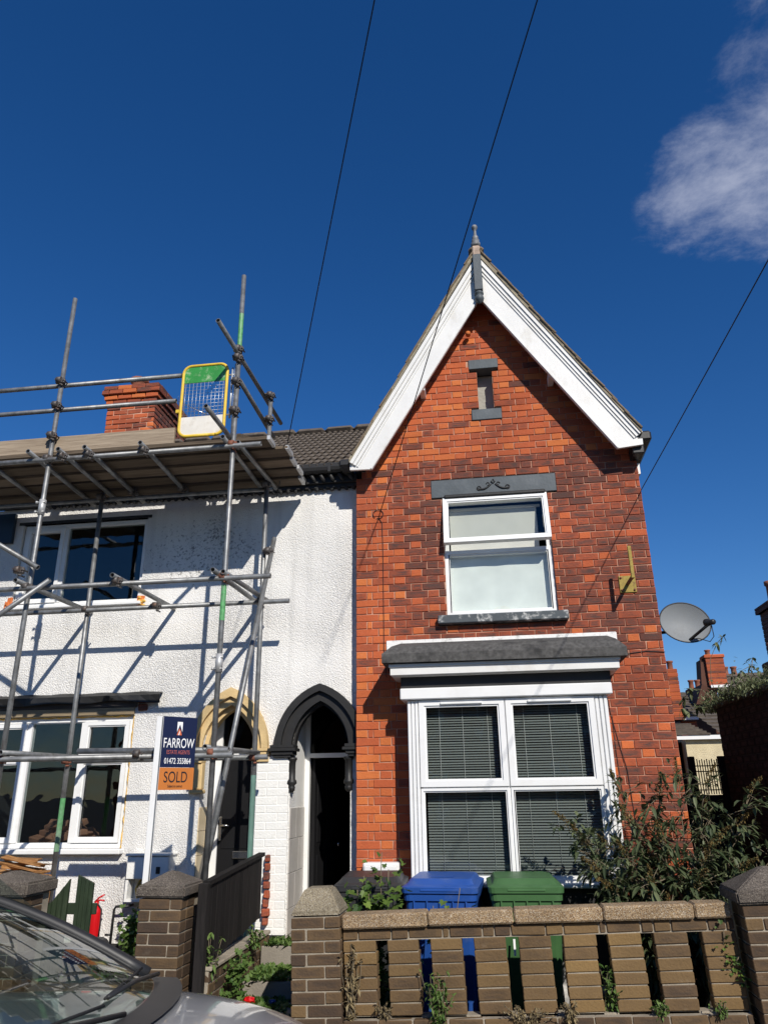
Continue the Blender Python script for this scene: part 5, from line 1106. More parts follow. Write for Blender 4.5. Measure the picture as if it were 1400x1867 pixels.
# ------------------------------------------------------------------ wheelie bins
def bin_(label, mat, x, y, rz=0.0, s=1.0, slot=False):
    t = thing('wheelie_bin', label, 'wheelie bin', (x, y, -.01), (0, 0, rz), 'wheelie bins behind the garden wall'); W_, D_, H_ = .29*s, .36*s, .965*s
    def ring(z, w, d, dy=0): return rrect_y(-w, w, -d+dy, d+dy, .05, z)
    b = MB(); rings = [ring(.06, .225*s, .235*s, .06), ring(.10, .23*s, .24*s, .06), ring(.80, .268*s, .325*s), ring(.86, .270*s, .33*s), ring(.862, .282*s, .345*s), ring(.925, .285*s, .35*s)]
    n = len(rings[0]); v = [p for r_ in rings for p in r_]
    b.idx(v, [(k*n+i, k*n+(i+1) % n, (k+1)*n+(i+1) % n, (k+1)*n+i) for k in range(len(rings)-1) for i in range(n)]+[tuple(range(n-1, -1, -1))], 0, False); b.build('body', mat, t)
    b = MB(); rings = [ring(.915, .295*s, .362*s), ring(.955, .298*s, .365*s), ring(.962, .285*s, .352*s), ring(.972, .262*s, .32*s), ring(1.0, .245*s, .285*s, .02), ring(1.008, .235*s, .27*s, .02)]
    v = [p for r_ in rings for p in r_]; b.idx(v, [(k*n+i, k*n+(i+1) % n, (k+1)*n+(i+1) % n, (k+1)*n+i) for k in range(len(rings)-1) for i in range(n)]+[tuple(range(n-1, -1, -1)), tuple((len(rings)-1)*n+i for i in range(n))], 0, False)
    lid = b.build('lid', mat, t)
    b = MB(); b.cbox(-.15*s, .15*s, -.368*s, -.34*s, .925, .948, .006); b.build('lid_grip', mat, lid)
    if slot: b = MB(); b.idx([(-.15, -.304, .9755), (.15, -.304, .9755), (.15, -.288, .9875), (-.15, -.288, .9875)], [(0, 1, 2, 3)]); b.build('moulded_groove', M_navy, lid); b = MB(); b.cbox(-.09, .09, -.16, .0, 1.0085, 1.012, .002); b.build('moulded_badge', mat, lid)
    for k in range(5): b = MB(); xx = (-.2+k*.1)*s; b.cbox(xx-.006, xx+.006, -.345*s, -.325*s, .80, .86, .002); b.build('rib', mat, t)
    b = MB(); b.tube((-.20*s, .40*s, .95), (.20*s, .40*s, .95), .014, 8); b.box(-.2*s, -.17*s, .33*s, .40*s, .93, .965); b.box(.17*s, .2*s, .33*s, .40*s, .93, .965); b.build('handle', mat, t)
    for sx in (-1, 1):
        b = MB(); b.lathe([(.04, -.02), (.095, -.024), (.10, -.012), (.10, .012), (.095, .024), (.04, .02)], (0, 0, 0), 16, Matrix.Translation((sx*.255*s, .28*s, .10)) @ Matrix.Rotation(R(90), 4, 'Y')); b.build('wheel', M_rubber, t)
    return t
def rrect_y(x0, x1, y0, y1, r, z, n=3):
    P = []
    for (cx, cy, a0) in ((x1-r, y0+r, -90), (x1-r, y1-r, 0), (x0+r, y1-r, 90), (x0+r, y0+r, 180)):
        for i in range(n+1): a = R(a0+90*i/n); P.append((cx+r*math.cos(a), cy+r*math.sin(a), z))
    return P
bin_('bright blue wheelie bin with a moulded slot line in its lid', M_blue, -.463, -.72, R(-3), 1.0, True)
gb = bin_('green wheelie bin with a plain domed lid beside the blue bin', M_green, .165, -.70, R(2), .965)
gb['group'] = 'wheelie bins behind the garden wall'
text('house_number', '1', .16, M_white, gb, Matrix.Translation((-.115, -.335, .50)) @ Matrix.Rotation(R(90), 4, 'X'))
bin_('charcoal wheelie bin half hidden by the climbing plant', M_grey, -1.065, -.62, R(4), .96)

# ------------------------------------------------------------------ foliage
def leaf(mb, p, d, up, L, W, tone, fold=.25, droop=.25, seg=3):
    """lanceolate leaf: folded along the midrib, tip drooping"""
    d = d.normalized(); s = d.cross(up)
    if s.length < 1e-3: s = d.orthogonal()
    s.normalize(); n = s.cross(d).normalized(); mid = []; lf = []; rt = []
    for i in range(seg+1):
        t = i/seg; w = W*math.sin(math.pi*min(max(t*.92+.08, 0), 1))**.8*.5 if i < seg else 0
        c = p + d*(L*t) - Vector((0, 0, 1))*(droop*L*t*t); mid.append(c); lf.append(c+s*w+n*(w*fold)); rt.append(c-s*w+n*(w*fold))
    b = len(mb.v); mb.v += [tuple(q) for q in mid+lf+rt]; k = seg+1
    for i in range(seg):
        for a in (k, 2*k):
            f = (b+i, b+i+1, b+a+i+1, b+a+i) if i < seg-1 else (b+i, b+i+1, b+a+i)
            mb.f.append(f); mb.t.append(tone); mb.uv.append([(.5, .5)]*len(f)); mb.sm.append(False)
def lobed(mb, p, d, up, L, tone):
    """vine-like leaf with five points"""
    d = d.normalized(); s = d.cross(up)
    if s.length < 1e-3: s = d.orthogonal()
    s.normalize(); n = s.cross(d).normalized(); P = [(0, 0), (.28, -.12), (.55, .12), (.36, .34), (.48, .66), (.2, .62), (0, 1), (-.2, .62), (-.48, .66), (-.36, .34), (-.55, .12), (-.28, -.12)]
    b = len(mb.v); mb.v += [tuple(p+s*(x*L)+d*(y*L)+n*(abs(x)*L*.25)) for x, y in P]
    for f in ((0, 1, 2, 3), (0, 3, 4, 5, 6), (0, 6, 7, 8, 9), (0, 9, 10, 11)):
        mb.f.append(tuple(b+i for i in f)); mb.t.append(tone); mb.uv.append([(.5, .5)]*len(f)); mb.sm.append(False)
rv = lambda a=1: Vector((rnd.uniform(-a, a), rnd.uniform(-a, a), rnd.uniform(-a, a)))
T01 = lambda: max(.02, min(1, rnd.gauss(.4, .25)))
def shrub(name, label, cat, base, stems, lfm, stem_mat, leafL, panicle=True, dens=1.0, group=None):
    t = thing(name, label, cat, base, group=group); st = MB(); lv = MB(); pn = MB()
    for (dx, dy, h, arch) in stems:
        p = Vector((rnd.uniform(-.10, .10), rnd.uniform(-.08, .08), -.02)); tip = Vector((dx, dy, h)); pts = []
        for i in range(13):
            q = i/12; c = p.lerp(tip, q) + Vector((0, 0, 1))*(arch*math.sin(q*math.pi)*.6) + rv(.012); pts.append(c)
        st.path(pts, [.010*(1-.75*i/12) for i in range(13)], 5)
        for i in range(3, 13):
            c = pts[i]; dr_ = (pts[i]-pts[i-1]).normalized()
            for k in range(int(rnd.choice([5, 6, 7])*dens)):
                o = (dr_*.4 + rv(1)).normalized(); L = leafL*rnd.uniform(.55, 1.15)
                if rnd.random() < .5:            # side twig
                    e = c + o*rnd.uniform(.06, .16); st.path([c, c.lerp(e, .5)+rv(.01), e], .003, 4); 
                    for m in range(4): leaf(lv, e+rv(.02), (o+rv(.8)), Vector((0, 0, 1)), L*rnd.uniform(.6, 1), L*.26, T01(), droop=rnd.uniform(.1, .6))
                else: leaf(lv, c, o, Vector((0, 0, 1)), L, L*.27, T01(), droop=rnd.uniform(.1, .6))
        if panicle:
            c = pts[-1]; dr_ = ((pts[-1]-pts[-3]).normalized()+Vector((0, 0, -.25))).normalized(); Lp = rnd.uniform(.16, .28)
            for k in range(190):
                q = rnd.random(); rr = .030*(1-q*.85); cc = c + dr_*(Lp*q) - Vector((0, 0, 1))*(.25*Lp*q*q) + rv(rr)
                leaf(pn, cc, rv(1), Vector((0, 0, 1)), .018, .010, rnd.random(), seg=2)
    st.build('stem', stem_mat, t, 'stuff'); lv.build('foliage', lfm, t, 'stuff', fix=False)
    if panicle: pn.build('flower_heads', M_panicle, t, 'stuff', fix=False)
    return t
stems = [(-.70, -.05, 1.32, .05), (-.55, -.2, 1.02, .08), (-.35, -.2, 1.12, .1), (.2, -.25, 1.1, .1), (.45, -.25, 1.05, .1), (-.1, -.3, .8, .05), (.3, -.3, .75, .05), (-.62, -.12, 1.22, .10), (-.42, .05, 1.18, .12), (-.25, -.1, 1.35, .1), (-.28, .1, 1.62, .05), (-.05, -.18, 1.25, .1), (.0, .05, 1.55, .05), (.16, -.05, 1.68, .08), (.38, .0, 1.66, .12), (.30, -.2, 1.20, .12), (.55, -.12, 1.36, .15), (.68, -.05, 1.58, .15), (.74, -.16, 1.12, .2), (.58, -.3, .98, .15), (.1, -.3, .95, .1), (-.2, -.28, .95, .1), (-.45, -.22, .90, .1), (.36, .12, 1.42, .08), (-.1, .12, 1.1, .05)]
shrub('buddleia_bush', 'tall straggly bush with brown flower heads in front of the bay window', 'bush', (1.31, -.66, .0), stems, M_leafbud, M_stem, .12, dens=2.0)
# climbing plant with lobed leaves by the charcoal bin
def vine(label, base, bits, L=.075, n=90, mat=M_leafivy, name='climbing_plant', cat='plant', spread=(.2, .12, .2), group=None):
    t = thing(name, label, cat, base, group=group); st = MB(); lv = MB()
    for (x, y, z) in bits:
        tip = Vector((x, y, z)); pts = [Vector((rnd.uniform(-.04, .04), 0, -.02)).lerp(tip, i/7)+rv(.015) for i in range(8)]; st.path(pts, .004, 4)
        for k in range(n):
            q = rnd.random()**.6; c = pts[int(q*7)] + Vector((rnd.gauss(0, spread[0]*.5), rnd.gauss(0, spread[1]*.5), rnd.gauss(0, spread[2]*.45)))
            lobed(lv, c, Vector((rnd.uniform(-.6, .6), rnd.uniform(-.9, -.1), rnd.uniform(-.7, .5))), Vector((rnd.uniform(-.3, .3), -.5, 1)), L*rnd.uniform(.5, 1.15), T01())
    st.build('stem', M_stem, t, 'stuff'); lv.build('foliage', mat, t, 'stuff', fix=False); return t
vine('leafy green climbing plant growing up beside the charcoal bin', (-.98, -1.28, .0), [(.10, .02, 1.20), (-.06, 0, 1.05), (.0, -.02, .92), (.14, .0, 1.08), (-.10, 0, .95)], .08, 95, spread=(.14, .10, .16))
vine('green sprig with lobed leaves growing up before the blue bin', (-.42, -1.36, .0), [(.0, 0, .90), (.12, .0, .98), (-.1, 0, .86)], .065, 16, spread=(.10, .06, .06))
vine('small green sprig hanging on the slotted wall beside the domed pier', (1.42, -1.57, .55), [(.0, -.06, .20), (.06, -.06, .05), (.10, -.05, -.05)], .028, 30, spread=(.05, .02, .08))
vine('leafy weed growing at the foot of the meter cupboard', (-3.36, -.12, .30), [(.0, 0, .34), (.05, 0, .25), (-.06, 0, .28), (.1, 0, .30)], .05, 90, M_weed, spread=(.10, .08, .12))
def stringy(label, base, n, h, mat, spread, L=.05, group=None, name='weed'):
    t = thing(name, label, 'weed', base, group=group); st = MB(); lv = MB()
    for k in range(n):
        tip = Vector((rnd.gauss(0, spread), rnd.uniform(-.06, .03), h*rnd.uniform(.5, 1))); pts = [Vector((rnd.gauss(0, .02), 0, 0)).lerp(tip, i/5)+rv(.01) for i in range(6)]; st.path(pts, .0022, 4)
        for q in pts[1:]:
            for m in range(3): leaf(lv, q, rv(1), Vector((0, 0, 1)), L*rnd.uniform(.4, 1), L*.4, rnd.random(), seg=2)
    st.build('stem', M_stem, t, 'stuff'); lv.build('foliage', mat, t, 'stuff', fix=False)
stringy('tangled half-dead weed climbing the slotted wall below the blue bin', (-.47, -1.66, .16), 22, .36, M_weed, .06, .05)
stringy('dry brown weed trailing down the corner of the chamfered pier', (-1.06, -1.64, .14), 16, .52, M_dry, .03, .05)
stringy('dry weed tuft in the first slot of the garden wall', (-.83, -1.62, .19), 14, .14, M_dry, .05, .03)
stringy('dry grass tuft at the foot of the slotted wall below the green bin', (.10, -1.66, .21), 26, .12, M_dry, .10, .03)
stringy('brown curled weed clump on the wall ledge between two slots', (.38, -1.66, .24), 14, .11, M_dry, .04, .04)
stringy('little green weed in the slot nearest the bush', (.97, -1.62, .25), 14, .11, M_weed, .03, .04)
stringy('tall green weed growing up inside a slot of the garden wall', (.66, -1.56, .25), 16, .30, M_weed, .025, .05)
stringy('small weed on the ledge beside the domed pier', (1.33, -1.66, .28), 12, .09, M_weed, .03, .03)
stringy('ragged weed growing from the pier beside the fence foot', (-2.17, -1.40, .25), 14, .42, M_weed, .05, .06)
stringy('thin weed on the dwarf wall under the board fence', (-2.06, -.6, .44), 12, .16, M_weed, .04, .05)
vine('leafy clump of weeds leaning on the dwarf wall', (-2.02, -1.2, .20), [(.04, 0, .28), (-.02, .05, .22), (.02, .1, .30)], .045, 60, M_weed, spread=(.06, .10, .08))
# carpet of weeds on the path
lv = MB()
for k in range(2600):
    y = rnd.uniform(-1.3, .0); x = -2.08+abs(rnd.gauss(0, .20)) if y < -.4 else -2.08+rnd.uniform(0, .60)
    if x > -1.48: continue
    z = .11 if y < -.78 else (.24 if y < -.28 else .40)
    if y > -.15 and x > -1.9: continue
    leaf(lv, Vector((x, y, z)), Vector((rnd.uniform(-.8, .8), rnd.uniform(-.8, .8), rnd.uniform(.2, 1))), Vector((0, 0, 1)), rnd.uniform(.03, .085), rnd.uniform(.02, .04), T01(), seg=2)
o = lv.build('path_weeds', M_weed, None, 'stuff', fix=False); tag(o, 'green weeds carpeting the edge of the stepped path', 'weeds')
lv = MB()
for k in range(1500):
    x = rnd.uniform(-5.5, -2.3); y = rnd.uniform(-1.2, .0)
    leaf(lv, Vector((x, y, .30)), Vector((rnd.uniform(-.8, .8), rnd.uniform(-.8, .8), rnd.uniform(.3, 1))), Vector((0, 0, 1)), rnd.uniform(.03, .10), rnd.uniform(.015, .03), T01(), seg=2)
o = lv.build('garden_weeds', M_weed, None, 'stuff', fix=False); tag(o, 'low green weeds growing under the scaffold', 'weeds')
# litter on the path
for (nm, lab, mat, p, s) in (('crisp_packet', 'crumpled red packet lying in the path weeds', M_red2, (-1.93, -1.12, .19), .036), ('plastic_scrap', 'crumpled yellow scrap beside the red packet on the path', M_gyellow, (-1.93, -1.17, .15), .03), ('bottle_top', 'blue plastic scrap on the path step', M_blue, (-1.80, -.95, .145), .022)):
    bm = bmesh.new(); bmesh.ops.create_icosphere(bm, subdivisions=2, radius=1)
    for v in bm.verts: v.co = Vector((v.co.x*s*1.2, v.co.y*s, v.co.z*s*.5)) + rv(s*.28)
    me = bpy.data.meshes.new(nm); bm.to_mesh(me); bm.free(); me.materials.append(mat); o = link(nm, me); o.location = p; tag(o, lab, 'litter')

# ------------------------------------------------------------------ side passage: boundary wall, gate, creeper
bw_ = thing('boundary_wall', 'tall shaded brick boundary wall running back beside the brick house', 'wall', (2.6, 0, 0))
M_shadewall = brickmat('shade_toned_wall_brick', [(0, (.035, .018, .014)), (1, (.012, .008, .007))], pale_amt=.05)  # near-black colour carries the shade on this wall face
m_ = MB(); m_.box(.004, .22, -1.3, 2.0, 0, 2.49); core = m_.build('core', plain('shade_toned_mortar', (.035, .028, .024), .95, var=.25), bw_)  # joints darkened along with the bricks, shade put into the colour
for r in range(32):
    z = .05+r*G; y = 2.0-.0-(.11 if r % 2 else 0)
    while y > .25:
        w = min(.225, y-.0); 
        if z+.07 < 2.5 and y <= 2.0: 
            o = link('brick', brick_mesh(.222, .066, M_shadewall, .004), core); o.location = (.004, y, z); o.rotation_euler = (0, 0, R(-90)); o['tone'] = min(1, max(.1, rnd.gauss(.72, .14)))
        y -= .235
m_ = MB(); m_.cbox(-.02, .25, -1.32, 2.02, 2.492, 2.545, .01, jit=.004); m_.build('coping', M_agggrey, bw_)
cre = thing('creeper', 'pale leafy creeper heaped along the top of the boundary wall', 'creeper', (2.72, .9, 2.5)); lv = MB(); st = MB()
for k in range(7500):
    y = rnd.uniform(-1.4, 1.75); hmax = .16+.06*math.sin(y*4)+.05*math.sin(y*9.3)
    c = Vector((rnd.gauss(.02, .10), y, abs(rnd.gauss(0, .5))*hmax)); leaf(lv, c, rv(1)+Vector((-.2, -.2, .3)), Vector((0, 0, 1)), rnd.uniform(.03, .075), .022, T01(), seg=2)
for k in range(220):
    c = Vector((rnd.gauss(-.03, .03), 1.12+rnd.uniform(-.25, .03), rnd.uniform(-.35, .05))); leaf(lv, c, rv(1), Vector((0, 0, 1)), rnd.uniform(.04, .08), .025, T01(), seg=2)
def sprout(pts, leaves, L):
    st.path([Vector(p) for p in pts], .004, 4)
    for i in leaves:
        p = Vector(pts[i]); 
        for m in range(3): leaf(lv, p+rv(.015), rv(1)+Vector((0, 0, -.4)), Vector((0, 0, 1)), L*rnd.uniform(.7, 1.2), L*.42, rnd.random()*.4, seg=3)
sprout([(-.1, .95, .0), (-.16, .95, .3), (-.13, .95, .55), (-.02, .95, .74), (.05, .95, .80)], (1, 3, 3, 4, 4), .085)
sprout([(-.05, 1.1, .0), (-.24, 1.1, .22), (-.36, 1.1, .23), (-.46, 1.1, .12), (-.50, 1.1, .02)], (2, 2, 3, 3, 4), .10)
sprout([(-.1, 1.1, .0), (-.3, 1.1, .02), (-.44, 1.1, -.04)], (1, 1, 2, 2), .10)
sprout([(.0, .7, .0), (.05, .7, .25), (.10, .7, .36), (.22, .7, .42), (.30, .7, .36)], (2, 2, 3, 3, 4), .09)
sprout([(.1, .4, .0), (.12, .4, .3), (.16, .4, .46)], (1, 2, 2), .07)
sprout([(.02, .9, .0), (.05, .9, .3), (.09, .9, .40)], (1, 2), .06)
lv.build('foliage', leafmat('creeper_leaf', (.07, .10, .035), (.32, .33, .18)), cre, 'stuff', fix=False); st.build('stem', M_stem, cre, 'stuff')
pg = thing('passage_gate', 'dark slatted gate with a trellis top closing the side passage', 'gate', (2.15, 2.05, 0))
for i in range(9): b = MB(); x = -.44+i*.098; b.cbox(x, x+.0965, 0, .02, .02, (1.55 if i < 6 else 1.55)+rnd.uniform(0, .01), .003); b.build('slat', M_fence, pg)
for i in range(11): b = MB(); x = .16+i*.027; b.box(x, x+.009, 0, .012, 1.56, 1.93+(.0 if i % 2 else .012)); b.build('trellis_bar', M_fence, pg)
for z in (1.60, 1.80, 1.86): b = MB(); b.box(.14, .44, .013, .022, z, z+.012); b.build('trellis_rail', M_fence, pg)
for x in (-.46, .10, .43): b = MB(); b.cbox(x-.035, x+.035, -.03, .04, 0, 1.94+(.03 if x > 0 else 0), .006); b.build('post', M_fence, pg)
# ------------------------------------------------------------------ houses beyond
def tiled(mb, A, B, C, D, rows=14):
    """courses of tiles stepping down a roof plane: A,B eaves, C,D ridge"""
    A, B, C, D = map(Vector, (A, B, C, D)); n = (B-A).cross(D-A).normalized(); n = n if n.z > 0 else -n
    for r in range(rows):
        p0, p1 = A.lerp(D, r/rows), B.lerp(C, r/rows); q0, q1 = A.lerp(D, (r+1)/rows), B.lerp(C, (r+1)/rows)
        mb.idx([p0+n*.03, p1+n*.03, q1, q0, p0, p1], [(0, 1, 2, 3), (4, 5, 1, 0)])
M_brickfar = brickmat('far_brick', [(0, (.5, .15, .06)), (1, (.25, .07, .04))])
def courses(mb, x0, x1, y0, y1, z0, z1, h=.085):
    z = z0
    while z < z1-.02:
        mb.cbox(x0+rnd.uniform(0, .006), x1-rnd.uniform(0, .006), y0+rnd.uniform(0, .006), y1, z, min(z+h-.012, z1), .004, tone=min(1, max(.05, rnd.gauss(.42, .16)))); z += h
    mb.box(x0+.012, x1-.012, y0+.012, y1-.012, z0, z1)
M_terra = plain('terracotta', (.26, .095, .055), .85, var=.25, scale=8, dirt=(.06, .045, .04), dirt_amt=.7, dscale=6)
def pot(root, x, y, z, h=.3, r=.10): m_ = MB(); m_.lathe([(r, 0), (r*.9, h*.3), (r*.85, h*.8), (r*1.1, h*.85), (r*1.1, h), (r*.8, h)], (x, y, z), 12); return m_.build('chimney_pot', M_terra, root)
# cream outbuilding
ob = thing('outbuilding', 'cream rendered outbuilding with a white fascia beyond the passage', 'building', (3.8, 7.0, 0))
b = MB(); b.box(-.42, 1.4, 0, 2, 0, 2.42); b.build('wall', M_cream, ob); b = MB(); b.box(-.60, 1.5, -.10, -.0, 2.422, 2.49); b.build('fascia', M_upvc, ob)
b = MB(); tiled(b, (-.60, -.12, 2.495), (-.0, -.12, 2.495), (-.02, 1.3, 2.80), (-.60, 1.3, 2.80), 6); b.build('roof', M_tile, ob)
b = MB(); tiled(b, (.28, .2, 2.50), (1.4, .2, 2.50), (1.4, 1.9, 3.16), (.10, 1.9, 3.16), 8); b.build('lean_to_roof', M_tile, ob)
b = MB(); b.box(-.60, -.43, .3, 1.0, 0, 2.4); b.build('side_return', M_fence, ob)
M_darkgable = brickmat('dark_gable_brick', [(0, (.10, .045, .03)), (1, (.05, .03, .025))])  # dark brown brick for the gables of the two houses beyond
rh = thing('rear_house', 'brick rear house with a white gutter and tiled roof beyond the passage', 'house', (4.35, 10.5, 0))
b = MB(); courses(b, -.20, .16, 0, 1.6, 2.3, 3.02); b.box(-.19, .5, .1, 5, 0, 2.3); b.build('wall', M_red, rh)
b = MB(); b.box(-.22, .18, -.12, -.02, 3.03, 3.095); b.build('fascia', M_upvc, rh)
b = MB(); tiled(b, (-.24, -.14, 3.10), (.24, -.14, 3.10), (.38, 1.6, 3.82), (-.40, 1.6, 3.82), 9); b.build('roof', M_tile, rh)
b = MB(); b.prism([(.10, 2.3), (.62, 2.3), (.62, 3.75), (.48, 3.85), (.24, 3.30)], .3, 3); b.build('gable', M_darkgable, rh)
th_ = thing('far_house', 'far brick house with a brown tiled roof and stout red chimney', 'house', (6.3, 15, 0))
b = MB(); b.box(.1, 6, .4, 5, 0, 3.6); b.build('wall', M_red, th_)
b = MB(); tiled(b, (.0, -.3, 3.6), (6.0, -.3, 3.6), (6.0, 1.4, 4.80), (.32, 1.4, 4.80), 10); b.build('roof', M_tile, th_)
b = MB(); courses(b, -.16, .34, .0, .5, 4.3, 5.08); courses(b, -.19, .37, -.03, .5, 5.08, 5.17); b.build('chimney', M_red, th_); pot(th_, -.02, .2, 5.16, .17, .08)
b = MB(); b.prism([(-.5, 3.0), (.0, 3.0), (.05, 4.4), (-.14, 5.05), (-.27, 5.05), (-.36, 4.2)], .1, .6); b.build('gable', M_darkgable, th_)
b = MB(); b.box(-.14, .36, -.06, -.02, 4.24, 4.31); b.build('flashing', M_peel, th_)
for k in range(3): pot(th_, .50+k*.24, 1.4, 4.72, .28, .09)
ct = thing('chimney_stack', 'narrow orange brick chimney just clear of the brick house corner', 'chimney', (4.06, 10.2, 0)); b = MB(); courses(b, -.14, .08, -.2, .3, 3.0, 4.10); b.build('stack', M_red, ct); pot(ct, -.02, .0, 4.08, .22, .07)
ct = thing('chimney_stack', 'pair of small chimney pots on a low stack behind the creeper', 'chimney', (5.25, 13.2, 0)); b = MB(); courses(b, -.16, .2, -.2, .3, 3.0, 4.02); b.build('stack', M_red, ct); pot(ct, -.06, .0, 4.0, .24, .07); pot(ct, .10, .0, 4.0, .24, .07)
ct = thing('chimney_stack', 'tall dark shaded chimney stack with a long red pot', 'chimney', (5.78, 8.2, 0))
b = MB(); courses(b, -.30, .5, -.3, .5, 2.5, 3.95); courses(b, -.17, .45, -.25, .45, 3.95, 4.95); courses(b, -.24, .5, -.32, .5, 4.95, 5.08); b.build('stack', brickmat('shade_toned_stack_brick', [(0, (.12, .05, .035)), (1, (.06, .035, .03))]), ct); pot(ct, .02, .1, 5.06, .5, .10); pot(ct, -.25, -.1, 3.92, .35, .08)  # stack brick darkened so its colour holds the shade on it
# chimney of the white house
ws = thing('chimney_stack', 'broad orange brick chimney stack with a clay pot behind the scaffold', 'chimney', (-5.42, 2.75, 5.9))
CZ = 1.25; b = MB(); b.box(-.39, .40, -.28, 1.55, -.4, CZ+.72); core = b.build('core', M_mortar_red, ws)
for r in range(20):
    z = .25+r*.085; ex = {16: .02, 17: .05, 18: .08, 19: .06}.get(r, 0); x = -.40-ex - (.0 if r % 2 else .11)
    while x < .41+ex:
        xa = max(x, -.40-ex); w = min(x+.222, .41+ex)-xa
        if w > .03: m_ = MB(); m_.cbox(xa, xa+w, -.292-ex+rnd.uniform(-.008, .004), -.1, z, z+.072, .006, jit=.004); o = m_.build('brick', M_red, core); o['tone'] = min(1, max(.03, rnd.gauss(.36, .13)))
        x += .235
    y = -.29-ex + (.11 if r % 2 else .0)
    while y < 1.56:
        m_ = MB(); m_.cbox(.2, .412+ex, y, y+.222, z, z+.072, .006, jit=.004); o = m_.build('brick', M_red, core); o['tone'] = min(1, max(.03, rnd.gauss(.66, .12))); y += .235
pot(ws, -.08, .05, CZ+.70, .30, .14)
m_ = MB(); m_.lathe([(.09, 0), (.09, .10), (.08, .11)], (.24, .05, CZ+.70), 14); m_.build('flue_cowl', M_chrome, ws)
ae = thing('tv_aerial', 'thin television aerial beside the orange chimney stack', 'aerial', (-4.9, 3.9, 6.0)); m_ = MB(); m_.tube((.15, 0, 0), (.15, 0, 2.15), .012, 6); m_.build('mast', M_chrome, ae)
m_ = MB(); m_.tube((-.35, -.1, 2.28), (.35, .1, 1.95), .007, 5)
for k in range(9): q = k/8; c = Vector((-.35, -.1, 2.28)).lerp(Vector((.35, .1, 1.95)), q); m_.tube(c+Vector((-.03, .09, -.06)), c+Vector((.03, -.09, .06)), .004, 4)
m_.build('boom', M_chrome, ae)
# neighbouring roof gable behind the platform corner
# ------------------------------------------------------------------ overhead cables
def cable(label, a, bnd, sag=.12):
    a = Vector(a); e = Vector(bnd); pts = []
    for i in range(25): q = i/24; pts.append(a.lerp(e, q)-Vector((0, 0, 1))*(sag*4*q*(1-q)))
    m_ = MB(); m_.path(pts, .0048, 6); tag(m_.build('overhead_cable', M_cable), label, 'cable', 'overhead telephone cables')
cable('overhead cable dropping to the eaves of the white house', (-2.219, .03, 4.72), (1.33, -8.10, 8.85), .02)
cable('overhead cable passing the gable down to the brick house wall', (-1.073, -.012, 4.385), (2.37, -7.71, 9.15), .02)
cable('overhead cable running to the flank of the brick house', (1.70, .30, 4.58), (2.54, -6.36, 5.66), .02)

# ------------------------------------------------------------------ parked car
car = thing('parked_car', 'grey hatchback parked at the kerb with scaffold reflected in its windscreen', 'car', (-2.4, -4.5, -.125)); CY = -4.5
ZB = .125                                          # car coordinates: x forward, y across, z up from the road
def cw(name, mb, mat, parent=None, **k): return mb.build(name, mat, parent or car, **k)
X = lambda x: x+2.4                                # world X to car x
st_ = [  # world x, half width, top height at the centre line, crown drop at the edge
    (-4.62, .66, .78, .05), (-4.55, .74, .92, .05), (-4.3, .80, .98, .04), (-3.6, .86, .985, .03), (-2.8, .88, .985, .03), (-2.1, .88, .99, .04), (-1.62, .87, 1.02, .05), (-1.45, .865, 1.03, .055), (-1.2, .86, 1.012, .06), (-1.0, .855, .98, .065), (-.85, .84, .935, .07), (-.70, .81, .865, .07), (-.58, .765, .76, .06), (-.50, .72, .62, .04), (-.47, .70, .45, .02)]
secs = []
for (x, w, zt, dp) in st_:
    q = [(0, zt), (.35, zt-.10*dp), (.62, zt-.42*dp), (.82, zt-dp), (.93, zt-dp-.05), (.985, zt-dp-.14), (1.0, .52 if zt > .75 else zt-.12), (.99, .34), (.95, .22), (.86, .17)]
    q = [(a*w, max(z_, .17) if i > 5 else z_) for i, (a, z_) in enumerate(q)]
    secs.append([(X(x), a, z_) for a, z_ in q[::-1]] + [(X(x), -a, z_) for a, z_ in q[1:]])
b = MB(); n = len(secs[0]); v = [p for s in secs for p in s]
b.idx(v, [(k*n+i, (k+1)*n+i, (k+1)*n+i+1, k*n+i+1) for k in range(len(secs)-1) for i in range(n-1)] + [tuple(range(n)), tuple((len(secs)-1)*n+i for i in range(n-1, -1, -1))], 0, True)
body = cw('body', b, M_paint); sm_mod = body.modifiers.new('smooth', 'SUBSURF'); sm_mod.levels = 2; sm_mod.render_levels = 2
def grid(name, mat, fn, nu=14, nv=14, parent=None, thick=0):
    b = MB(); v = [fn(i/nu, j/nv) for i in range(nu+1) for j in range(nv+1)]
    b.idx(v, [(i*(nv+1)+j, (i+1)*(nv+1)+j, (i+1)*(nv+1)+j+1, i*(nv+1)+j+1) for i in range(nu) for j in range(nv)], 0, True); return cw(name, b, mat, parent)
def ws_pt(u, v):                                   # windscreen: u across (-1..1 scaled), v up
    s = 2*u-1; w = .775*(1-v)+.60*v; x0 = -1.36-.24*s*s; x1 = -2.40-.14*s*s
    x = x0*(1-v)+x1*v; z = (1.035-.03*s*s)*(1-v)+(1.43-.045*s*s)*v + .035*math.sin(math.pi*v)
    return (X(x), s*w, z)
grid('windscreen', M_carglass, ws_pt)
grid('roof', M_paint, lambda u, v: (X(-2.40-.14*(2*u-1)**2*(1-v)-1.55*v), (2*u-1)*.60*(1-.04*v), 1.43-.045*(2*u-1)**2+.055*math.sin(math.pi*min(1, v*1.05+.08))-.03*v))
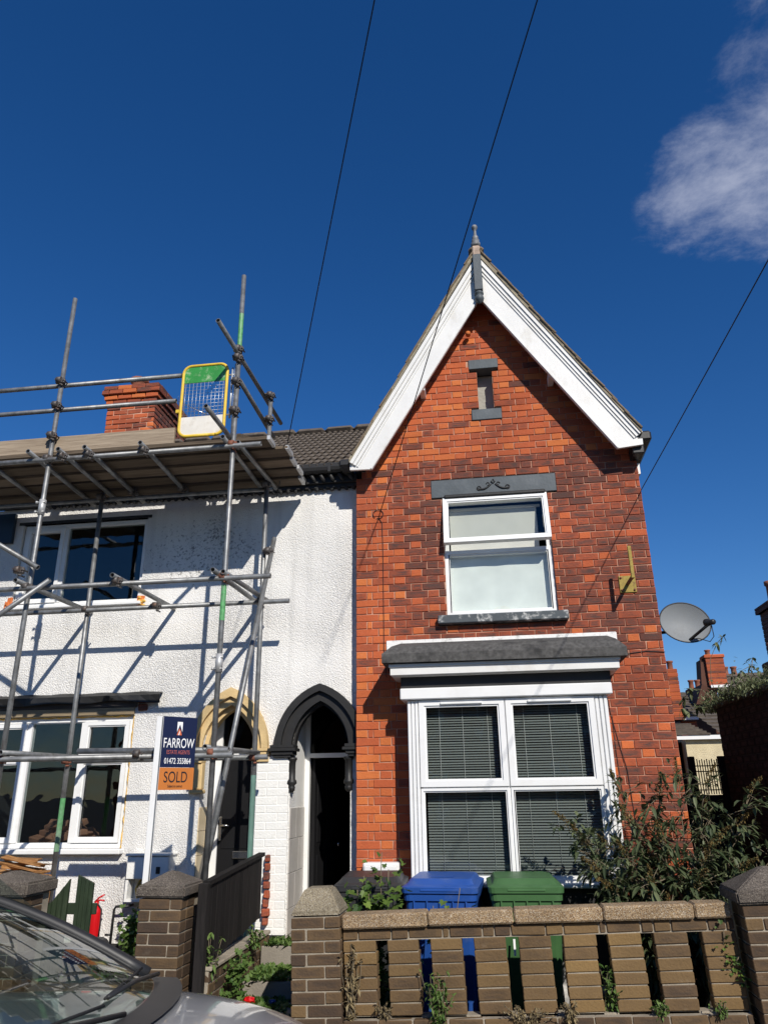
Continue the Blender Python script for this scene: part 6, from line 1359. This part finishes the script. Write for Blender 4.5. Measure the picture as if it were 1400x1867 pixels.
for s in (-1, 1):
    pts = [Vector(ws_pt((1+s)/2, v)) + Vector((-.012, s*.012, .004)) for v in [i/10 for i in range(11)]]
    b = MB(); b.path(pts, [.030-.006*i/10 for i in range(11)], 8); cw('pillar', b, M_plastic)
    b = MB(); b.path([p+Vector((-.05, s*.03, .012)) for p in pts], .018, 6); cw('pillar_trim', b, M_paint)
    grid('side_window', M_carglass, lambda u, v, s=s: (X(-1.75-2.3*u)*(1) - (v*.55 if u < .5 else -v*.12)*(1-abs(2*u-1)*0) , s*(.835*(1-v)+.61*v), .965*(1-v)+1.42*v), 8, 4)
    b = MB(); b.lathe([(.30, -.10), (.30, .08), (.22, .10)], (0, 0, 0), 28, Matrix.Translation((X(-1.10), s*.77, .31)) @ Matrix.Rotation(R(90), 4, 'X')); wh = cw('wheel', b, M_rubber); b = MB(); b.lathe([(.20, -.11), (.20, .105), (.05, .09)], (0, 0, 0), 20, Matrix.Translation((X(-1.10), s*.77, .31)) @ Matrix.Rotation(R(-90*s), 4, 'X')); b.build('rim', M_rim, wh)
    b = MB(); b.lathe([(.30, -.10), (.30, .08), (.22, .10)], (0, 0, 0), 28, Matrix.Translation((X(-3.72), s*.77, .31)) @ Matrix.Rotation(R(90), 4, 'X')); wh = cw('wheel', b, M_rubber); b = MB(); b.lathe([(.20, -.11), (.20, .105), (.05, .09)], (0, 0, 0), 20, Matrix.Translation((X(-3.72), s*.77, .31)) @ Matrix.Rotation(R(-90*s), 4, 'X')); b.build('rim', M_rim, wh)
    # door mirror
    b = MB(); b.lathe([(.01, -.14), (.06, -.125), (.072, -.04), (.075, .03), (.055, .10), (.02, .12)], (0, 0, 0), 14, Matrix.Translation((X(-2.02), s*.985, 1.055)) @ Matrix.Rotation(R(90), 4, 'X') @ Matrix.Diagonal((.9, .8, 1, 1))); b.tube((X(-2.0), s*.82, 1.0), (X(-2.01), s*.92, 1.02), .03, 8); mi = cw('door_mirror', b, M_plastic)
    b = MB(); b.idx([(X(-2.095), s*.905, 1.0), (X(-2.095), s*1.07, 1.01), (X(-2.095), s*1.07, 1.10), (X(-2.095), s*.905, 1.105)], [(0, 1, 2, 3)]); b.build('mirror_glass', M_mirror, mi)
    b = MB(); b.cbox(X(-.78), X(-.545), s*.50-.13, s*.50+.13, .60, .70, .03); cw('headlight', b, M_upvc)
grid('rear_window', M_carglass, lambda u, v: (X(-3.95-.45*(1-v)), (2*u-1)*(.60+.1*(1-v)), .99*(1-v)+1.40*v), 8, 4)
b = MB(); v = [ws_pt(u, 0) for u in [i/14 for i in range(15)]]; b.strip([(x+.004, y, z-.002) for x, y, z in v], [(x+.10+.02, y*1.04, z-.010) for x, y, z in v], smooth=True); cw('scuttle_panel', b, M_plastic)
for (ya, yb, L_) in ((.70, .05, 1), (-.02, -.62, 1)):
    p0 = Vector(ws_pt((ya/.775+1)/2, 0))+Vector((.03, 0, .02)); p1 = Vector(ws_pt((yb/.775+1)/2, .07))+Vector((.0, 0, .018)); p2 = Vector(ws_pt((ya*.98/.775+1)/2, .05))+Vector((0, 0, .018))
    b = MB(); b.path([p0, p0.lerp(p1, .5)+Vector((0, 0, .012)), p1], .009, 6); wi = cw('wiper', b, M_plastic); b = MB(); b.path([p1+(p1-p0)*.05, p1.lerp(p2, .5), p2], .006, 5); b.build('blade', M_rubber, wi)
b = MB(); b.cbox(X(-1.98), X(-1.50), -.68, .68, .86, .955, .03); b.cbox(X(-1.95), X(-1.78), -.60, -.16, .93, 1.0, .03); cw('dashboard', b, M_dash)
b = MB(); b.cbox(X(-4.2), X(-1.5), -.70, .70, .55, .60, .02); cw('cabin_floor', b, M_rubber)
for sy in (-.36, .36): b = MB(); b.cbox(X(-2.95), X(-2.75), sy-.24, sy+.24, .6, 1.2, .05); b.cbox(X(-2.93), X(-2.80), sy-.13, sy+.13, 1.2, 1.37, .04); cw('seat', b, M_seat)
b = MB(); b.path([(X(-2.18)+.10*math.sin(a)*.4, -.38+.18*math.cos(a), .98+.17*math.sin(a)) for a in [i*2*math.pi/20 for i in range(21)]], .014, 6); cw('steering_wheel', b, M_rubber)

# ------------------------------------------------------------------ terrace across the street, seen only in the panes
def far_side(x, label):
    t = thing('terraced_house', label, 'house', (x, -19, -.1), group='terraced houses across the street')
    b = MB(); b.box(-2.4, 2.4, -6, 0, 0, 5.2); b.build('wall', M_brickfar, t)
    b = MB(); tiled(b, (-2.4, .2, 5.2), (2.4, .2, 5.2), (2.4, -3, 7.2), (-2.4, -3, 7.2), 12); tiled(b, (-2.4, -6.2, 5.2), (2.4, -6.2, 5.2), (2.4, -3, 7.2), (-2.4, -3, 7.2), 12); b.build('roof', M_tile, t)
    for (xa, xb, za, zb) in ((-1.8, -.4, .9, 2.4), (-1.7, -.5, 3.3, 4.6), (.8, 1.8, 3.3, 4.6)):
        b = MB(); wframe(b, xa, xb, za, zb, -.02, .08, .06); w = b.build('window', M_upvc, t); w.location = (0, .05, 0)
        b = MB(); b.box(xa+.05, xb-.05, .012, .02, za+.05, zb-.05); b.build('pane', M_glassdark, w)
    b = MB(); b.cbox(.7, 1.6, .0, .05, .1, 2.2, .01); b.build('door', M_greenwood, t)
    b = MB(); b.box(1.5, 2.2, -3.4, -2.6, 6.6, 8.0); c = b.build('chimney', M_brickfar, t); pot(c, 1.7, -3, 8.0, .35, .12); pot(c, 2.0, -3, 8.0, .35, .12)
for i in range(5): far_side(-11+i*4.9, 'brick terraced house reflected from across the street')
